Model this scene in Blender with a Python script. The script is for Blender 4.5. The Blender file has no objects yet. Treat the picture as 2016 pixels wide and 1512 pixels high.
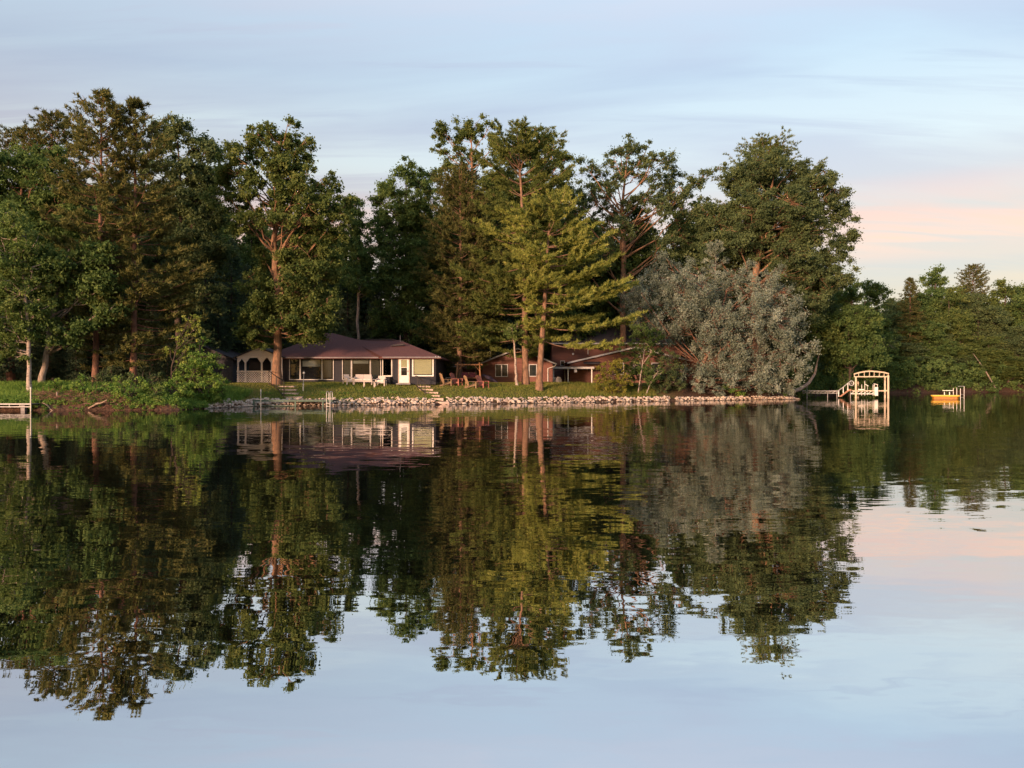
import bpy, bmesh, math, random
import numpy as np
from mathutils import Vector, Matrix

sc = bpy.context.scene
COL = sc.collection
R = math.radians

# ------------------------------------------------------------------ camera
EYE = 1.7            # eye height above the water
FPX = 1500.0         # focal length in photograph pixels
HOR = 752.0          # horizon row of the photograph


def SX(px, Y): return (px - 1008.0) / FPX * Y
def SZ(py, Y): return EYE - (py - HOR) / FPX * Y
def P(px, py, Y): return Vector((SX(px, Y), Y, SZ(py, Y)))


cam = bpy.data.cameras.new('camera')
camo = bpy.data.objects.new('camera', cam)
COL.objects.link(camo)
camo.location = (0, 0, EYE)
camo.rotation_euler = (math.pi / 2 - math.atan(4.0 / FPX), 0, 0)
cam.sensor_width = 36.0
cam.lens = FPX / 2016.0 * 36.0
cam.clip_end = 5000
sc.camera = camo

# ------------------------------------------------------------------ sky and sun
SUN_AZ = 213.0       # clockwise from +Y: behind the camera, to the left
SUN_EL = 6.0
w = bpy.data.worlds.new('World')
sc.world = w
w.use_nodes = True
wt = w.node_tree
wn = wt.nodes
bg = wn['Background']


def wnode(t, **k):
    n = wn.new(t)
    for a, b in k.items():
        setattr(n, a, b)
    return n


def ramp(node, stops):
    r = node.color_ramp
    while len(r.elements) > 1:
        r.elements.remove(r.elements[-1])
    r.elements[0].position = stops[0][0]
    r.elements[0].color = (*stops[0][1], 1)
    for p, c in stops[1:]:
        e = r.elements.new(p)
        e.color = (*c, 1)


sky = wnode('ShaderNodeTexSky', sky_type='NISHITA', sun_disc=False)
sky.sun_elevation = R(SUN_EL)
sky.sun_rotation = R(SUN_AZ)
sky.dust_density = 2.0
tc = wnode('ShaderNodeTexCoord')
sep = wnode('ShaderNodeSeparateXYZ')
wt.links.new(tc.outputs['Generated'], sep.inputs[0])
# thin veil of high haze, coloured by height above the horizon
veil = wnode('ShaderNodeValToRGB')
ramp(veil, [(0.0, (.14, .05, .06)), (.15, (.145, .058, .055)), (.20, (.16, .085, .068)), (.27, (.195, .185, .175)), (.36, (.168, .188, .205)), (.46, (.140, .195, .245)), (1.0, (.10, .17, .27))])
wt.links.new(sep.outputs['Z'], veil.inputs[0])
# streaky clouds on a flat layer high above: direction divided by its height
zc = wnode('ShaderNodeMath', operation='MAXIMUM')
wt.links.new(sep.outputs['Z'], zc.inputs[0]); zc.inputs[1].default_value = 0.02
zd = wnode('ShaderNodeMath', operation='ADD')
wt.links.new(zc.outputs[0], zd.inputs[0]); zd.inputs[1].default_value = 0.12
inv = wnode('ShaderNodeVectorMath', operation='DIVIDE')
comb = wnode('ShaderNodeCombineXYZ')
for i in range(3):
    wt.links.new(zd.outputs[0], comb.inputs[i])
wt.links.new(tc.outputs['Generated'], inv.inputs[0])
wt.links.new(comb.outputs[0], inv.inputs[1])
mp = wnode('ShaderNodeMapping')
mp.inputs['Rotation'].default_value = (0, 0, R(24))
mp.inputs['Scale'].default_value = (.42, 1.5, 0)
mp.inputs['Location'].default_value = (3.3, 1.9, 0)
wt.links.new(inv.outputs[0], mp.inputs[0])
nz = wnode('ShaderNodeTexNoise')
nz.inputs['Scale'].default_value = 1.15
nz.inputs['Detail'].default_value = 7
nz.inputs['Roughness'].default_value = .52
nz.inputs['Distortion'].default_value = .5
wt.links.new(mp.outputs[0], nz.inputs['Vector'])
cr = wnode('ShaderNodeValToRGB')
ramp(cr, [(.44, (0, 0, 0)), (.60, (1, 1, 1))])
wt.links.new(nz.outputs['Fac'], cr.inputs[0])
mp2 = wnode('ShaderNodeMapping')
mp2.inputs['Rotation'].default_value = (0, 0, R(14))
mp2.inputs['Scale'].default_value = (.30, 2.6, 0)
mp2.inputs['Location'].default_value = (1.7, 4.2, 0)
wt.links.new(inv.outputs[0], mp2.inputs[0])
nz2 = wnode('ShaderNodeTexNoise')
nz2.inputs['Scale'].default_value = 1.9
nz2.inputs['Detail'].default_value = 8
nz2.inputs['Roughness'].default_value = .6
nz2.inputs['Distortion'].default_value = .3
wt.links.new(mp2.outputs[0], nz2.inputs['Vector'])
cr2 = wnode('ShaderNodeValToRGB')
ramp(cr2, [(.47, (0, 0, 0)), (.62, (1, 1, 1))])
wt.links.new(nz2.outputs['Fac'], cr2.inputs[0])
cmax = wnode('ShaderNodeMath', operation='MAXIMUM')
wt.links.new(cr.outputs[0], cmax.inputs[0]); wt.links.new(cr2.outputs[0], cmax.inputs[1])
cm = wnode('ShaderNodeMath', operation='MULTIPLY')
wt.links.new(cmax.outputs[0], cm.inputs[0]); cm.inputs[1].default_value = 1.0
cloudcol = wnode('ShaderNodeValToRGB')
ramp(cloudcol, [(0.0, (.14, .05, .06)), (.135, (.10, .045, .07)), (.165, (.29, .075, .022)), (.20, (.24, .070, .030)), (.24, (.14, .092, .10)), (.30, (.135, .118, .140)), (.36, (.122, .125, .160)), (.46, (.210, .205, .228)), (1, (.16, .175, .22))])
wt.links.new(sep.outputs['Z'], cloudcol.inputs[0])
mx = wnode('ShaderNodeMix', data_type='RGBA')
wt.links.new(cm.outputs[0], mx.inputs[0])
wt.links.new(veil.outputs[0], mx.inputs[6])
wt.links.new(cloudcol.outputs[0], mx.inputs[7])
gain = wnode('ShaderNodeVectorMath', operation='SCALE')
gain.inputs['Scale'].default_value = 5.85
wt.links.new(mx.outputs[2], gain.inputs[0])
add = wnode('ShaderNodeMix', data_type='RGBA', blend_type='ADD')
add.inputs[0].default_value = 1.0
nsc = wnode('ShaderNodeVectorMath', operation='SCALE')
nsc.inputs['Scale'].default_value = .48
wt.links.new(sky.outputs[0], nsc.inputs[0])
wt.links.new(nsc.outputs[0], add.inputs[6])
wt.links.new(gain.outputs[0], add.inputs[7])
wt.links.new(add.outputs[2], bg.inputs[0])
bg.inputs[1].default_value = .12

SUN_DIR = Vector((math.sin(R(SUN_AZ)) * math.cos(R(SUN_EL)), math.cos(R(SUN_AZ)) * math.cos(R(SUN_EL)), math.sin(R(SUN_EL))))
sl = bpy.data.lights.new('sun', 'SUN')
sl.energy = 2.0
sl.color = (1.0, .63, .43)
sl.angle = R(6.0)
so = bpy.data.objects.new('sun', sl)
COL.objects.link(so)
so.rotation_euler = (-SUN_DIR).to_track_quat('-Z', 'Y').to_euler()
so.location = SUN_DIR * 200

sc.view_settings.view_transform = 'Standard'
sc.view_settings.look = 'None'
sc.view_settings.exposure = 1.72
sc.view_settings.gamma = 1.0
sc.view_settings.use_curve_mapping = False
sc.cycles.use_denoising = True
sc.cycles.max_bounces = 6
sc.cycles.transparent_max_bounces = 6
sc.cycles.sample_clamp_indirect = 6
sc.cycles.caustics_reflective = False
sc.cycles.caustics_refractive = False

# ------------------------------------------------------------------ materials
MATS = {}


def mat(name, c1, c2=None, rough=.8, scale=6.0, stretch=(1, 1, 1), bump=0.0, detail=4, lo=.35, hi=.65, spec=.3, metal=0.0):
    """procedural surface: two real colours broken up by noise, a little relief"""
    if name in MATS:
        return MATS[name]
    m = bpy.data.materials.new(name)
    m.use_nodes = True
    t = m.node_tree
    b = t.nodes['Principled BSDF']
    b.inputs['Roughness'].default_value = rough
    b.inputs['Specular IOR Level'].default_value = spec
    b.inputs['Metallic'].default_value = metal
    c2 = c2 or tuple(v * .75 for v in c1)
    co = t.nodes.new('ShaderNodeTexCoord')
    ma = t.nodes.new('ShaderNodeMapping')
    ma.inputs['Scale'].default_value = stretch
    t.links.new(co.outputs['Object'], ma.inputs[0])
    n = t.nodes.new('ShaderNodeTexNoise')
    n.inputs['Scale'].default_value = scale
    n.inputs['Detail'].default_value = detail
    t.links.new(ma.outputs[0], n.inputs['Vector'])
    r = t.nodes.new('ShaderNodeValToRGB')
    ramp(r, [(lo, c1), (hi, c2)])
    t.links.new(n.outputs['Fac'], r.inputs[0])
    t.links.new(r.outputs[0], b.inputs['Base Color'])
    if bump:
        bp = t.nodes.new('ShaderNodeBump')
        bp.inputs['Strength'].default_value = .6
        bp.inputs['Distance'].default_value = bump
        t.links.new(n.outputs['Fac'], bp.inputs['Height'])
        t.links.new(bp.outputs[0], b.inputs['Normal'])
    MATS[name] = m
    return m


def leafmat(name, c1, c2, c3, trans=.3):
    """leaves: three leaf colours picked by the leaf's own tint, some light passes through"""
    m = bpy.data.materials.new(name)
    m.use_nodes = True
    t = m.node_tree
    t.nodes.remove(t.nodes['Principled BSDF'])
    a = t.nodes.new('ShaderNodeAttribute')
    a.attribute_name = 'tint'
    r = t.nodes.new('ShaderNodeValToRGB')
    ramp(r, [(0.0, c1), (.5, c2), (1.0, c3)])
    t.links.new(a.outputs['Fac'], r.inputs[0])
    d = t.nodes.new('ShaderNodeBsdfDiffuse')
    tr = t.nodes.new('ShaderNodeBsdfTranslucent')
    g = t.nodes.new('ShaderNodeAddShader')       # reflected plus transmitted light, as in a real leaf
    k = t.nodes.new('ShaderNodeVectorMath')
    k.operation = 'MULTIPLY'
    k.inputs[1].default_value = (trans * 2.4, trans * 2.6, trans * 2.0)
    t.links.new(r.outputs[0], d.inputs[0])
    t.links.new(r.outputs[0], k.inputs[0])
    t.links.new(k.outputs[0], tr.inputs[0])
    t.links.new(d.outputs[0], g.inputs[0])
    t.links.new(tr.outputs[0], g.inputs[1])
    t.links.new(g.outputs[0], t.nodes['Material Output'].inputs[0])
    MATS[name] = m
    return m


def glassmat():
    m = bpy.data.materials.new('window_glass')
    m.use_nodes = True
    t = m.node_tree
    t.nodes.remove(t.nodes['Principled BSDF'])
    g = t.nodes.new('ShaderNodeBsdfGlossy'); g.inputs['Roughness'].default_value = .03
    tr = t.nodes.new('ShaderNodeBsdfTransparent'); tr.inputs[0].default_value = (.85, .88, .88, 1)
    f = t.nodes.new('ShaderNodeFresnel'); f.inputs[0].default_value = 1.2
    mx = t.nodes.new('ShaderNodeMixShader')
    t.links.new(f.outputs[0], mx.inputs[0]); t.links.new(tr.outputs[0], mx.inputs[1]); t.links.new(g.outputs[0], mx.inputs[2])
    t.links.new(mx.outputs[0], t.nodes['Material Output'].inputs[0])
    MATS['glass'] = m
    return m


L_OAK = leafmat('leaf_oak', (.042, .062, .020), (.076, .100, .030), (.130, .145, .046))
L_DARK = leafmat('leaf_dark', (.040, .058, .028), (.068, .092, .040), (.112, .132, .055))
L_MAPLE = leafmat('leaf_maple', (.036, .062, .022), (.066, .100, .032), (.110, .145, .046))
L_BIRCH = leafmat('leaf_birch', (.050, .082, .026), (.085, .120, .036), (.135, .165, .055))
L_BRIGHT = leafmat('leaf_bright', (.11, .145, .030), (.17, .20, .045), (.27, .27, .08), .3)
L_SHRUB = leafmat('leaf_shrub', (0.058, 0.111, 0.026), (0.111, 0.176, 0.039), (0.182, 0.234, 0.058))
L_SILVER = leafmat('leaf_silver', (.075, .098, .072), (.145, .172, .135), (.270, .295, .240), .18)
L_WPINE = leafmat('needle_white_pine', (.052, .072, .022), (.088, .106, .030), (.140, .150, .045), .25)
L_WPINE2 = leafmat('needle_pine_bright', (.110, .132, .032), (.175, .190, .046), (.255, .250, .075), .25)
L_RPINE = leafmat('needle_red_pine', (.058, .066, .022), (.098, .100, .034), (.155, .142, .052), .2)
L_SPRUCE = leafmat('needle_spruce', (.036, .056, .036), (.058, .084, .050), (.090, .115, .066), .2)
L_BROWNP = leafmat('needle_brown_pine', (0.044, 0.052, 0.018), (0.078, 0.081, 0.029), (0.124, 0.117, 0.042), .2)
L_CEDAR = leafmat('leaf_cedar', (0.091, 0.098, 0.019), (0.156, 0.150, 0.031), (0.221, 0.195, 0.046), .2)
L_DEAD = leafmat('needle_dead', (.085, .060, .030), (.120, .082, .042), (.16, .11, .06), .1)
L_GRASS = leafmat('grass_blade', (.085, .115, .026), (.140, .150, .038), (.225, .185, .065), .3)

B_OAK = mat('bark_oak', (.30, .165, .095), (.14, .085, .055), .95, 9, (1, 1, .25), .03)
B_PINE = mat('bark_pine', (.27, .155, .10), (.12, .075, .052), .95, 9, (1, 1, .3), .03)
B_RED = mat('bark_red_pine', (.25, .125, .08), (.12, .066, .048), .95, 8, (1, 1, .3), .03)
B_BIRCH = mat('bark_birch', (.36, .29, .24), (.16, .12, .10), .8, 5, (1, 1, 3), .01, lo=.52, hi=.66)
B_DARK = mat('bark_dark', (.085, .06, .045), (.045, .033, .028), .95, 8, (1, 1, .3), .02)
B_GREY = mat('bark_grey', (.34, .27, .22), (.20, .15, .12), .9, 8, (1, 1, .3), .02)

M_SIDING = mat('siding_charcoal', (.024, .023, .030), (.018, .017, .023), .7, 2.5, (.4, .4, 8), .002)
M_ROOF = mat('roof_shingle', (.155, .068, .062), (.105, .048, .046), .9, 14, (1, 1, 1), .012, lo=.42, hi=.58)
M_ROOF2 = mat('roof_shingle_dark', (.062, .052, .054), (.045, .038, .04), .9, 14, bump=.01)
M_WHITE = mat('paint_white', (.74, .70, .64), (.62, .58, .53), .55, 5)
M_TRIM = mat('trim_grey_white', (.55, .53, .52), (.45, .43, .42), .55, 5)
M_GUTTER = mat('gutter_grey', (.20, .18, .19), (.15, .13, .14), .5, 5)
M_FASCIA = mat('fascia_dark', (.035, .028, .03), (.025, .02, .022), .6, 5)
M_DARK = mat('room_shade_paint', (.010, .010, .012), (.006, .006, .008), .9, 3)  # near-black colour stands in for the shade of unlit rooms
M_CURTAIN = mat('curtain', (.050, .052, .052), (.036, .038, .038), .9, 7, (6, 1, .2))
M_BLIND = mat('blind_pale', (.26, .27, .26), (.22, .23, .22), .8, 4, (1, 1, 30))
M_BLINDY = mat('blind_cream', (.52, .46, .28), (.44, .39, .23), .8, 3, (1, 1, 25))
M_BROWN = mat('siding_brown', (.20, .088, .066), (.145, .064, .050), .8, 2.2, (.5, .5, 7), .002)
M_PINKW = mat('porch_siding', (.66, .57, .53), (.56, .49, .45), .6, 4, (.5, .5, 7))
M_LATT = mat('lattice_paint', (.76, .66, .61), (.64, .55, .51), .6, 5)
M_WICKER = mat('wicker_pale', (.62, .52, .46), (.48, .40, .35), .7, 60)
M_ADTAN = mat('chair_tan', (.36, .23, .13), (.27, .17, .095), .75, 9, (1, 1, .3))
M_ADRED = mat('chair_red', (.34, .13, .10), (.26, .095, .075), .7, 9, (1, 1, .3))
M_LOG = mat('log_frame', (.36, .17, .075), (.25, .115, .05), .75, 9, (1, 1, .3))
M_CUSH = mat('cushion_red', (.13, .03, .035), (.10, .022, .028), .9, 9)
M_BLACK = mat('iron_black', (.022, .017, .015), (.03, .02, .016), .5, 9)
M_ALU = mat('aluminium', (.50, .49, .47), (.40, .39, .38), .45, 5, metal=.3)
M_LIFT = mat('lift_frame', (.56, .45, .32), (.45, .36, .26), .5, 5)
M_RAMP = mat('ramp_wood', (.36, .20, .13), (.28, .15, .10), .8, 6)
M_RAFT = mat('raft_plastic', (.80, .47, .05), (.70, .39, .035), .45, 4)
M_RAFTW = mat('raft_edge', (.34, .14, .012), (.26, .10, .010), .5, 4)
M_DOCK = mat('dock_green', (.085, .135, .095), (.06, .095, .07), .6, 8)
M_DECK = mat('deck_board', (.20, .17, .14), (.14, .12, .10), .85, 8, (1, 6, 1))
M_POLE = mat('pole_white', (.66, .60, .50), (.55, .50, .42), .5, 6)
M_STEP = mat('step_stone', (.60, .44, .36), (.44, .32, .26), .9, 5, bump=.02)
M_STICK = mat('dead_stick', (.36, .26, .19), (.24, .17, .125), .9, 9)
M_BRUSH = mat('dead_brush', (.20, .105, .075), (.13, .07, .05), .95, 9)
M_TARP = mat('tarp_dark', (.05, .035, .06), (.035, .025, .04), .7, 6)
M_CAB = mat('cabinet_grey', (.30, .27, .25), (.22, .20, .19), .7, 6)
M_GLASS = glassmat()
M_GANG = mat('gangway_metal', (.30, .29, .28), (.23, .22, .215), .5, 5, metal=.2)


# ------------------------------------------------------------------ mesh helpers
ORG = {}


def link(o, parent=None, org=None):
    COL.objects.link(o)
    if parent is not None:
        o.parent = parent
        ORG[o.name] = ORG.get(parent.name, Vector((0, 0, 0)))
    else:
        o.location = org if org is not None else (0, 0, 0)
        ORG[o.name] = Vector(o.location)
    return o


def tag(o, label=None, cat=None, group=None, kind=None):
    if label: o['label'] = label
    if cat: o['category'] = cat
    if group: o['group'] = group
    if kind: o['kind'] = kind
    return o


def thing(name, label, cat, loc, group=None, rz=0.0, local=False):
    o = bpy.data.objects.new(name, None)
    o.empty_display_size = .3
    COL.objects.link(o)
    o.location = loc
    o.rotation_euler = (0, 0, rz)
    ORG[o.name] = Vector((0, 0, 0)) if local else Vector(loc)
    return tag(o, label, cat, group)


class MB:
    def __init__(s):
        s.v = []; s.f = []

    def box(s, x0, x1, y0, y1, z0, z1):
        b = len(s.v)
        s.v += [(x0, y0, z0), (x1, y0, z0), (x1, y1, z0), (x0, y1, z0), (x0, y0, z1), (x1, y0, z1), (x1, y1, z1), (x0, y1, z1)]
        for q in ((0, 3, 2, 1), (4, 5, 6, 7), (0, 1, 5, 4), (1, 2, 6, 5), (2, 3, 7, 6), (3, 0, 4, 7)):
            s.f.append(tuple(b + i for i in q))
        return s

    def bar(s, p, q, wd, ht=None, up=(0, 0, 1)):
        p = Vector(p); q = Vector(q); ht = ht or wd
        d = (q - p).normalized()
        u = Vector(up)
        if abs(d.dot(u)) > .98: u = Vector((0, 1, 0))
        a = d.cross(u).normalized() * wd / 2
        c = a.cross(d).normalized() * ht / 2
        b = len(s.v)
        for e in (p, q):
            s.v += [tuple(e - a - c), tuple(e + a - c), tuple(e + a + c), tuple(e - a + c)]
        for k in ((0, 1, 2, 3), (7, 6, 5, 4), (0, 4, 5, 1), (1, 5, 6, 2), (2, 6, 7, 3), (3, 7, 4, 0)):
            s.f.append(tuple(b + i for i in k))
        return s

    def tube(s, pts, r, n=8):
        pts = [Vector(p) for p in pts]
        rr = r if isinstance(r, (list, tuple)) else [r] * len(pts)
        b = len(s.v)
        for i, p in enumerate(pts):
            d = (pts[min(i + 1, len(pts) - 1)] - pts[max(i - 1, 0)]).normalized()
            u = Vector((0, 0, 1)) if abs(d.z) < .9 else Vector((0, 1, 0))
            a = d.cross(u).normalized(); c = a.cross(d)
            for k in range(n):
                t = 2 * math.pi * k / n
                s.v.append(tuple(p + (a * math.cos(t) + c * math.sin(t)) * rr[i]))
        for i in range(len(pts) - 1):
            for k in range(n):
                k2 = (k + 1) % n
                s.f.append((b + i * n + k, b + i * n + k2, b + (i + 1) * n + k2, b + (i + 1) * n + k))
        s.f.append(tuple(b + k for k in range(n))[::-1])
        s.f.append(tuple(b + (len(pts) - 1) * n + k for k in range(n)))
        return s

    def poly(s, pts):
        b = len(s.v)
        s.v += [tuple(p) for p in pts]
        s.f.append(tuple(range(b, b + len(pts))))
        return s

    def prism(s, pts, dv):
        """closed solid: polygon pts swept by vector dv"""
        b = len(s.v); n = len(pts); dv = Vector(dv)
        s.v += [tuple(Vector(p)) for p in pts] + [tuple(Vector(p) + dv) for p in pts]
        s.f.append(tuple(range(b, b + n))[::-1])
        s.f.append(tuple(range(b + n, b + 2 * n)))
        for i in range(n):
            j = (i + 1) % n
            s.f.append((b + i, b + j, b + n + j, b + n + i))
        return s

    def build(s, name, m, parent=None, org=None, smooth=False):
        o_ = ORG.get(parent.name, Vector((0, 0, 0))) if parent is not None else Vector(org or (0, 0, 0))
        me = bpy.data.meshes.new(name)
        me.from_pydata([(a - o_.x, b - o_.y, c - o_.z) for a, b, c in s.v], [], s.f)
        me.materials.append(m)
        if smooth:
            me.polygons.foreach_set('use_smooth', [True] * len(me.polygons))
        bm = bmesh.new(); bm.from_mesh(me)
        bmesh.ops.recalc_face_normals(bm, faces=bm.faces)
        bm.to_mesh(me); bm.free()
        return link(bpy.data.objects.new(name, me), parent, o_)


def np_mesh(name, V, quads=None, tris=None, m=None, tint=None, smooth=False):
    """fast mesh from numpy arrays"""
    me = bpy.data.meshes.new(name)
    V = np.asarray(V, dtype=np.float32)
    me.vertices.add(len(V))
    me.vertices.foreach_set('co', V.ravel())
    loops = []; starts = []; tot = 0
    if quads is not None and len(quads):
        q = np.asarray(quads, dtype=np.int32)
        loops.append(q.ravel()); starts.append(np.arange(len(q)) * 4); tot = len(q) * 4
    if tris is not None and len(tris):
        t = np.asarray(tris, dtype=np.int32)
        loops.append(t.ravel()); starts.append(tot + np.arange(len(t)) * 3)
    loops = np.concatenate(loops).astype(np.int32); starts = np.concatenate(starts).astype(np.int32)
    me.loops.add(len(loops)); me.loops.foreach_set('vertex_index', loops)
    me.polygons.add(len(starts)); me.polygons.foreach_set('loop_start', starts)
    if smooth:
        me.polygons.foreach_set('use_smooth', np.ones(len(starts), dtype=bool))
    if tint is not None:
        a = me.attributes.new('tint', 'FLOAT', 'POINT')
        a.data.foreach_set('value', np.asarray(tint, dtype=np.float32))
    if m: me.materials.append(m)
    me.update(calc_edges=True)
    return me


# ------------------------------------------------------------------ shoreline and terrain
def shp(px, py):
    Y = FPX * EYE / (py - HOR)
    return (SX(px, Y), Y)


SHORE = [(-900, 20), (-200, 36), (-70, 43.5)] + [shp(*a) for a in
         ((-60, 808), (60, 808.5), (150, 808), (270, 807.5), (350, 807), (400, 805), (440, 802.5), (500, 800), (600, 799), (700, 798), (800, 797),
          (860, 797), (880, 796.5), (960, 795.5), (1060, 793.8), (1160, 792.3), (1260, 790.5), (1330, 789.5), (1400, 788.5), (1480, 787.2), (1540, 786.4), (1568, 786))] + \
        [(28.9, 76), (29.2, 78), (30.5, 82), (34, 90), (40, 100), (50, 110), (62, 118), (80, 125), (120, 128), (180, 126), (300, 120), (900, 90)]
SH = np.array(SHORE)


def sdist(x, y):
    """signed distance to the shoreline, positive on land (land lies beyond it)"""
    x = np.atleast_1d(np.asarray(x, float)); y = np.atleast_1d(np.asarray(y, float))
    best = np.full(x.shape, 1e9)
    for i in range(len(SH) - 1):
        ax, ay = SH[i]; bx, by = SH[i + 1]
        dx, dy = bx - ax, by - ay
        t = np.clip(((x - ax) * dx + (y - ay) * dy) / (dx * dx + dy * dy), 0, 1)
        best = np.minimum(best, np.hypot(x - ax - t * dx, y - ay - t * dy))
    land = y > np.interp(x, SH[:, 0], SH[:, 1])
    return np.where(land, best, -best)


def hnoise(x, y):
    return (np.sin(x * .9 + 1.3 * np.sin(y * .5)) + np.sin(y * 1.1 + x * .37) + np.sin(x * 2.3 - y * 1.7) * .5) / 2.5


def ground_z(x, y):
    x = np.atleast_1d(np.asarray(x, float)); y = np.atleast_1d(np.asarray(y, float))
    d = sdist(x, y)
    dn = d + .18 * hnoise(x * 1.3, y * 1.1)
    lawn = np.interp(dn, [-60, -6, -1, 0, .25, 1.25, 3.5, 5.5, 8, 12, 35, 120, 900], [-4, -1.6, -.5, -.10, .12, .50, 1.12, 1.46, 1.60, 1.64, 1.72, 4.5, 12])
    wild = np.interp(dn, [-60, -6, -1, 0, .12, .5, 2.0, 4.0, 8, 12, 35, 120, 900], [-4, -1.6, -.5, -.08, .28, .48, .95, 1.42, 1.58, 1.64, 1.8, 4.5, 12])
    k = np.clip((-19.5 - x) / 2.0, 0, 1)
    k = np.maximum(k, np.clip((x - 29) / 3, 0, 1))
    z = lawn * (1 - k) + wild * k
    return z + .03 * hnoise(x * .8, y * .8) * np.clip(d, 0, 1)


def GZ(x, y): return float(ground_z(x, y)[0])


def grid_axis(parts):
    out = []
    for a, b, s in parts:
        out += list(np.arange(a, b, s))
    out.append(parts[-1][1])
    return np.array(out)


gx = grid_axis([(-900, -120, 60), (-120, -46, 4), (-46, 34, .4), (34, 110, 2), (110, 900, 60)])
gy = grid_axis([(-300, 20, 40), (20, 42, 3), (42, 70, .4), (70, 84, .8), (84, 140, 2), (140, 900, 60)])
XX, YY = np.meshgrid(gx, gy)
ZZ = ground_z(XX.ravel(), YY.ravel())
nx, ny = len(gx), len(gy)
ii = (np.arange(ny - 1)[:, None] * nx + np.arange(nx - 1)[None, :]).ravel()
gq = np.stack([ii, ii + 1, ii + nx + 1, ii + nx], 1)
D = sdist(XX.ravel(), YY.ravel())
xr = XX.ravel(); yr = YY.ravel()
# 0 lawn, 1 bare soil / forest floor
mask = np.maximum(np.clip((-20 - xr) / 2, 0, 1) * np.clip((1.2 - D) / .5, 0, 1), np.clip((D - 19) / 5, 0, 1))
mask = np.maximum(mask, np.clip((-22 - xr) / 2, 0, 1) * np.clip((D - 6) / 2, 0, 1))
mask = np.maximum(mask, np.clip((xr - 13) / 3, 0, 1))
mask = np.maximum(mask, np.clip((.9 - D) / .5, 0, 1))
gm = bpy.data.materials.new('ground_grass_soil')
gm.use_nodes = True
t = gm.node_tree
bs = t.nodes['Principled BSDF']
bs.inputs['Roughness'].default_value = .95
bs.inputs['Specular IOR Level'].default_value = .1
co = t.nodes.new('ShaderNodeTexCoord')
n1 = t.nodes.new('ShaderNodeTexNoise'); n1.inputs['Scale'].default_value = .45; n1.inputs['Detail'].default_value = 5
n2 = t.nodes.new('ShaderNodeTexNoise'); n2.inputs['Scale'].default_value = 7; n2.inputs['Detail'].default_value = 5
for n in (n1, n2): t.links.new(co.outputs['Object'], n.inputs['Vector'])
r1 = t.nodes.new('ShaderNodeValToRGB'); ramp(r1, [(.36, (.075, .105, .024)), (.52, (.130, .140, .034)), (.66, (.20, .145, .055))])
t.links.new(n1.outputs['Fac'], r1.inputs[0])
r2 = t.nodes.new('ShaderNodeValToRGB'); ramp(r2, [(.35, (.055, .032, .022)), (.65, (.13, .075, .05))])
t.links.new(n2.outputs['Fac'], r2.inputs[0])
at = t.nodes.new('ShaderNodeAttribute'); at.attribute_name = 'tint'
mg = t.nodes.new('ShaderNodeMix'); mg.data_type = 'RGBA'
t.links.new(at.outputs['Fac'], mg.inputs[0]); t.links.new(r1.outputs[0], mg.inputs[6]); t.links.new(r2.outputs[0], mg.inputs[7])
t.links.new(mg.outputs[2], bs.inputs['Base Color'])
bp = t.nodes.new('ShaderNodeBump'); bp.inputs['Distance'].default_value = .08
t.links.new(n2.outputs['Fac'], bp.inputs['Height']); t.links.new(bp.outputs[0], bs.inputs['Normal'])
me = np_mesh('ground', np.stack([xr, yr, ZZ], 1), gq, None, gm, mask, True)
tag(link(bpy.data.objects.new('ground', me)), 'grassy bank and wooded ground beyond the lake', None, None, 'structure')

# ------------------------------------------------------------------ water
wm = bpy.data.materials.new('lake_water')
wm.use_nodes = True
t = wm.node_tree
t.nodes.remove(t.nodes['Principled BSDF'])
co = t.nodes.new('ShaderNodeTexCoord')


def wavelayer(scale, stretch, amp, off):
    ma = t.nodes.new('ShaderNodeMapping'); ma.inputs['Scale'].default_value = stretch; ma.inputs['Location'].default_value = off
    t.links.new(co.outputs['Object'], ma.inputs[0])
    n = t.nodes.new('ShaderNodeTexNoise'); n.inputs['Scale'].default_value = scale; n.inputs['Detail'].default_value = 2; n.inputs['Roughness'].default_value = .45
    t.links.new(ma.outputs[0], n.inputs['Vector'])
    s = t.nodes.new('ShaderNodeVectorMath'); s.operation = 'SUBTRACT'; s.inputs[1].default_value = (.5, .5, .5)
    t.links.new(n.outputs['Color'], s.inputs[0])
    k = t.nodes.new('ShaderNodeVectorMath'); k.operation = 'MULTIPLY'; k.inputs[1].default_value = (amp * .35, amp, 0)
    t.links.new(s.outputs[0], k.inputs[0])
    return k


wA = wavelayer(1.1, (.30, 1.0, 1), .026, (0, 0, 0))
wB = wavelayer(3.6, (.35, 1.0, 1), .042, (7, 3, 0))
# calm and ruffled stretches
pn = t.nodes.new('ShaderNodeTexNoise'); pn.inputs['Scale'].default_value = .06; pn.inputs['Detail'].default_value = 3
pm = t.nodes.new('ShaderNodeMapping'); pm.inputs['Scale'].default_value = (.5, 1.2, 1)
t.links.new(co.outputs['Object'], pm.inputs[0]); t.links.new(pm.outputs[0], pn.inputs['Vector'])
pr = t.nodes.new('ShaderNodeMapRange'); pr.inputs['From Min'].default_value = .35; pr.inputs['From Max'].default_value = .68
pr.inputs['To Min'].default_value = .35; pr.inputs['To Max'].default_value = 1.35
t.links.new(pn.outputs['Fac'], pr.inputs['Value'])
wC = wavelayer(10.5, (.30, 1.0, 1), .030, (1, 9, 0))
sb = t.nodes.new('ShaderNodeVectorMath'); sb.operation = 'ADD'
t.links.new(wB.outputs[0], sb.inputs[0]); t.links.new(wC.outputs[0], sb.inputs[1])
sm = t.nodes.new('ShaderNodeVectorMath'); sm.operation = 'ADD'
t.links.new(wA.outputs[0], sm.inputs[0]); t.links.new(sb.outputs[0], sm.inputs[1])
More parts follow.
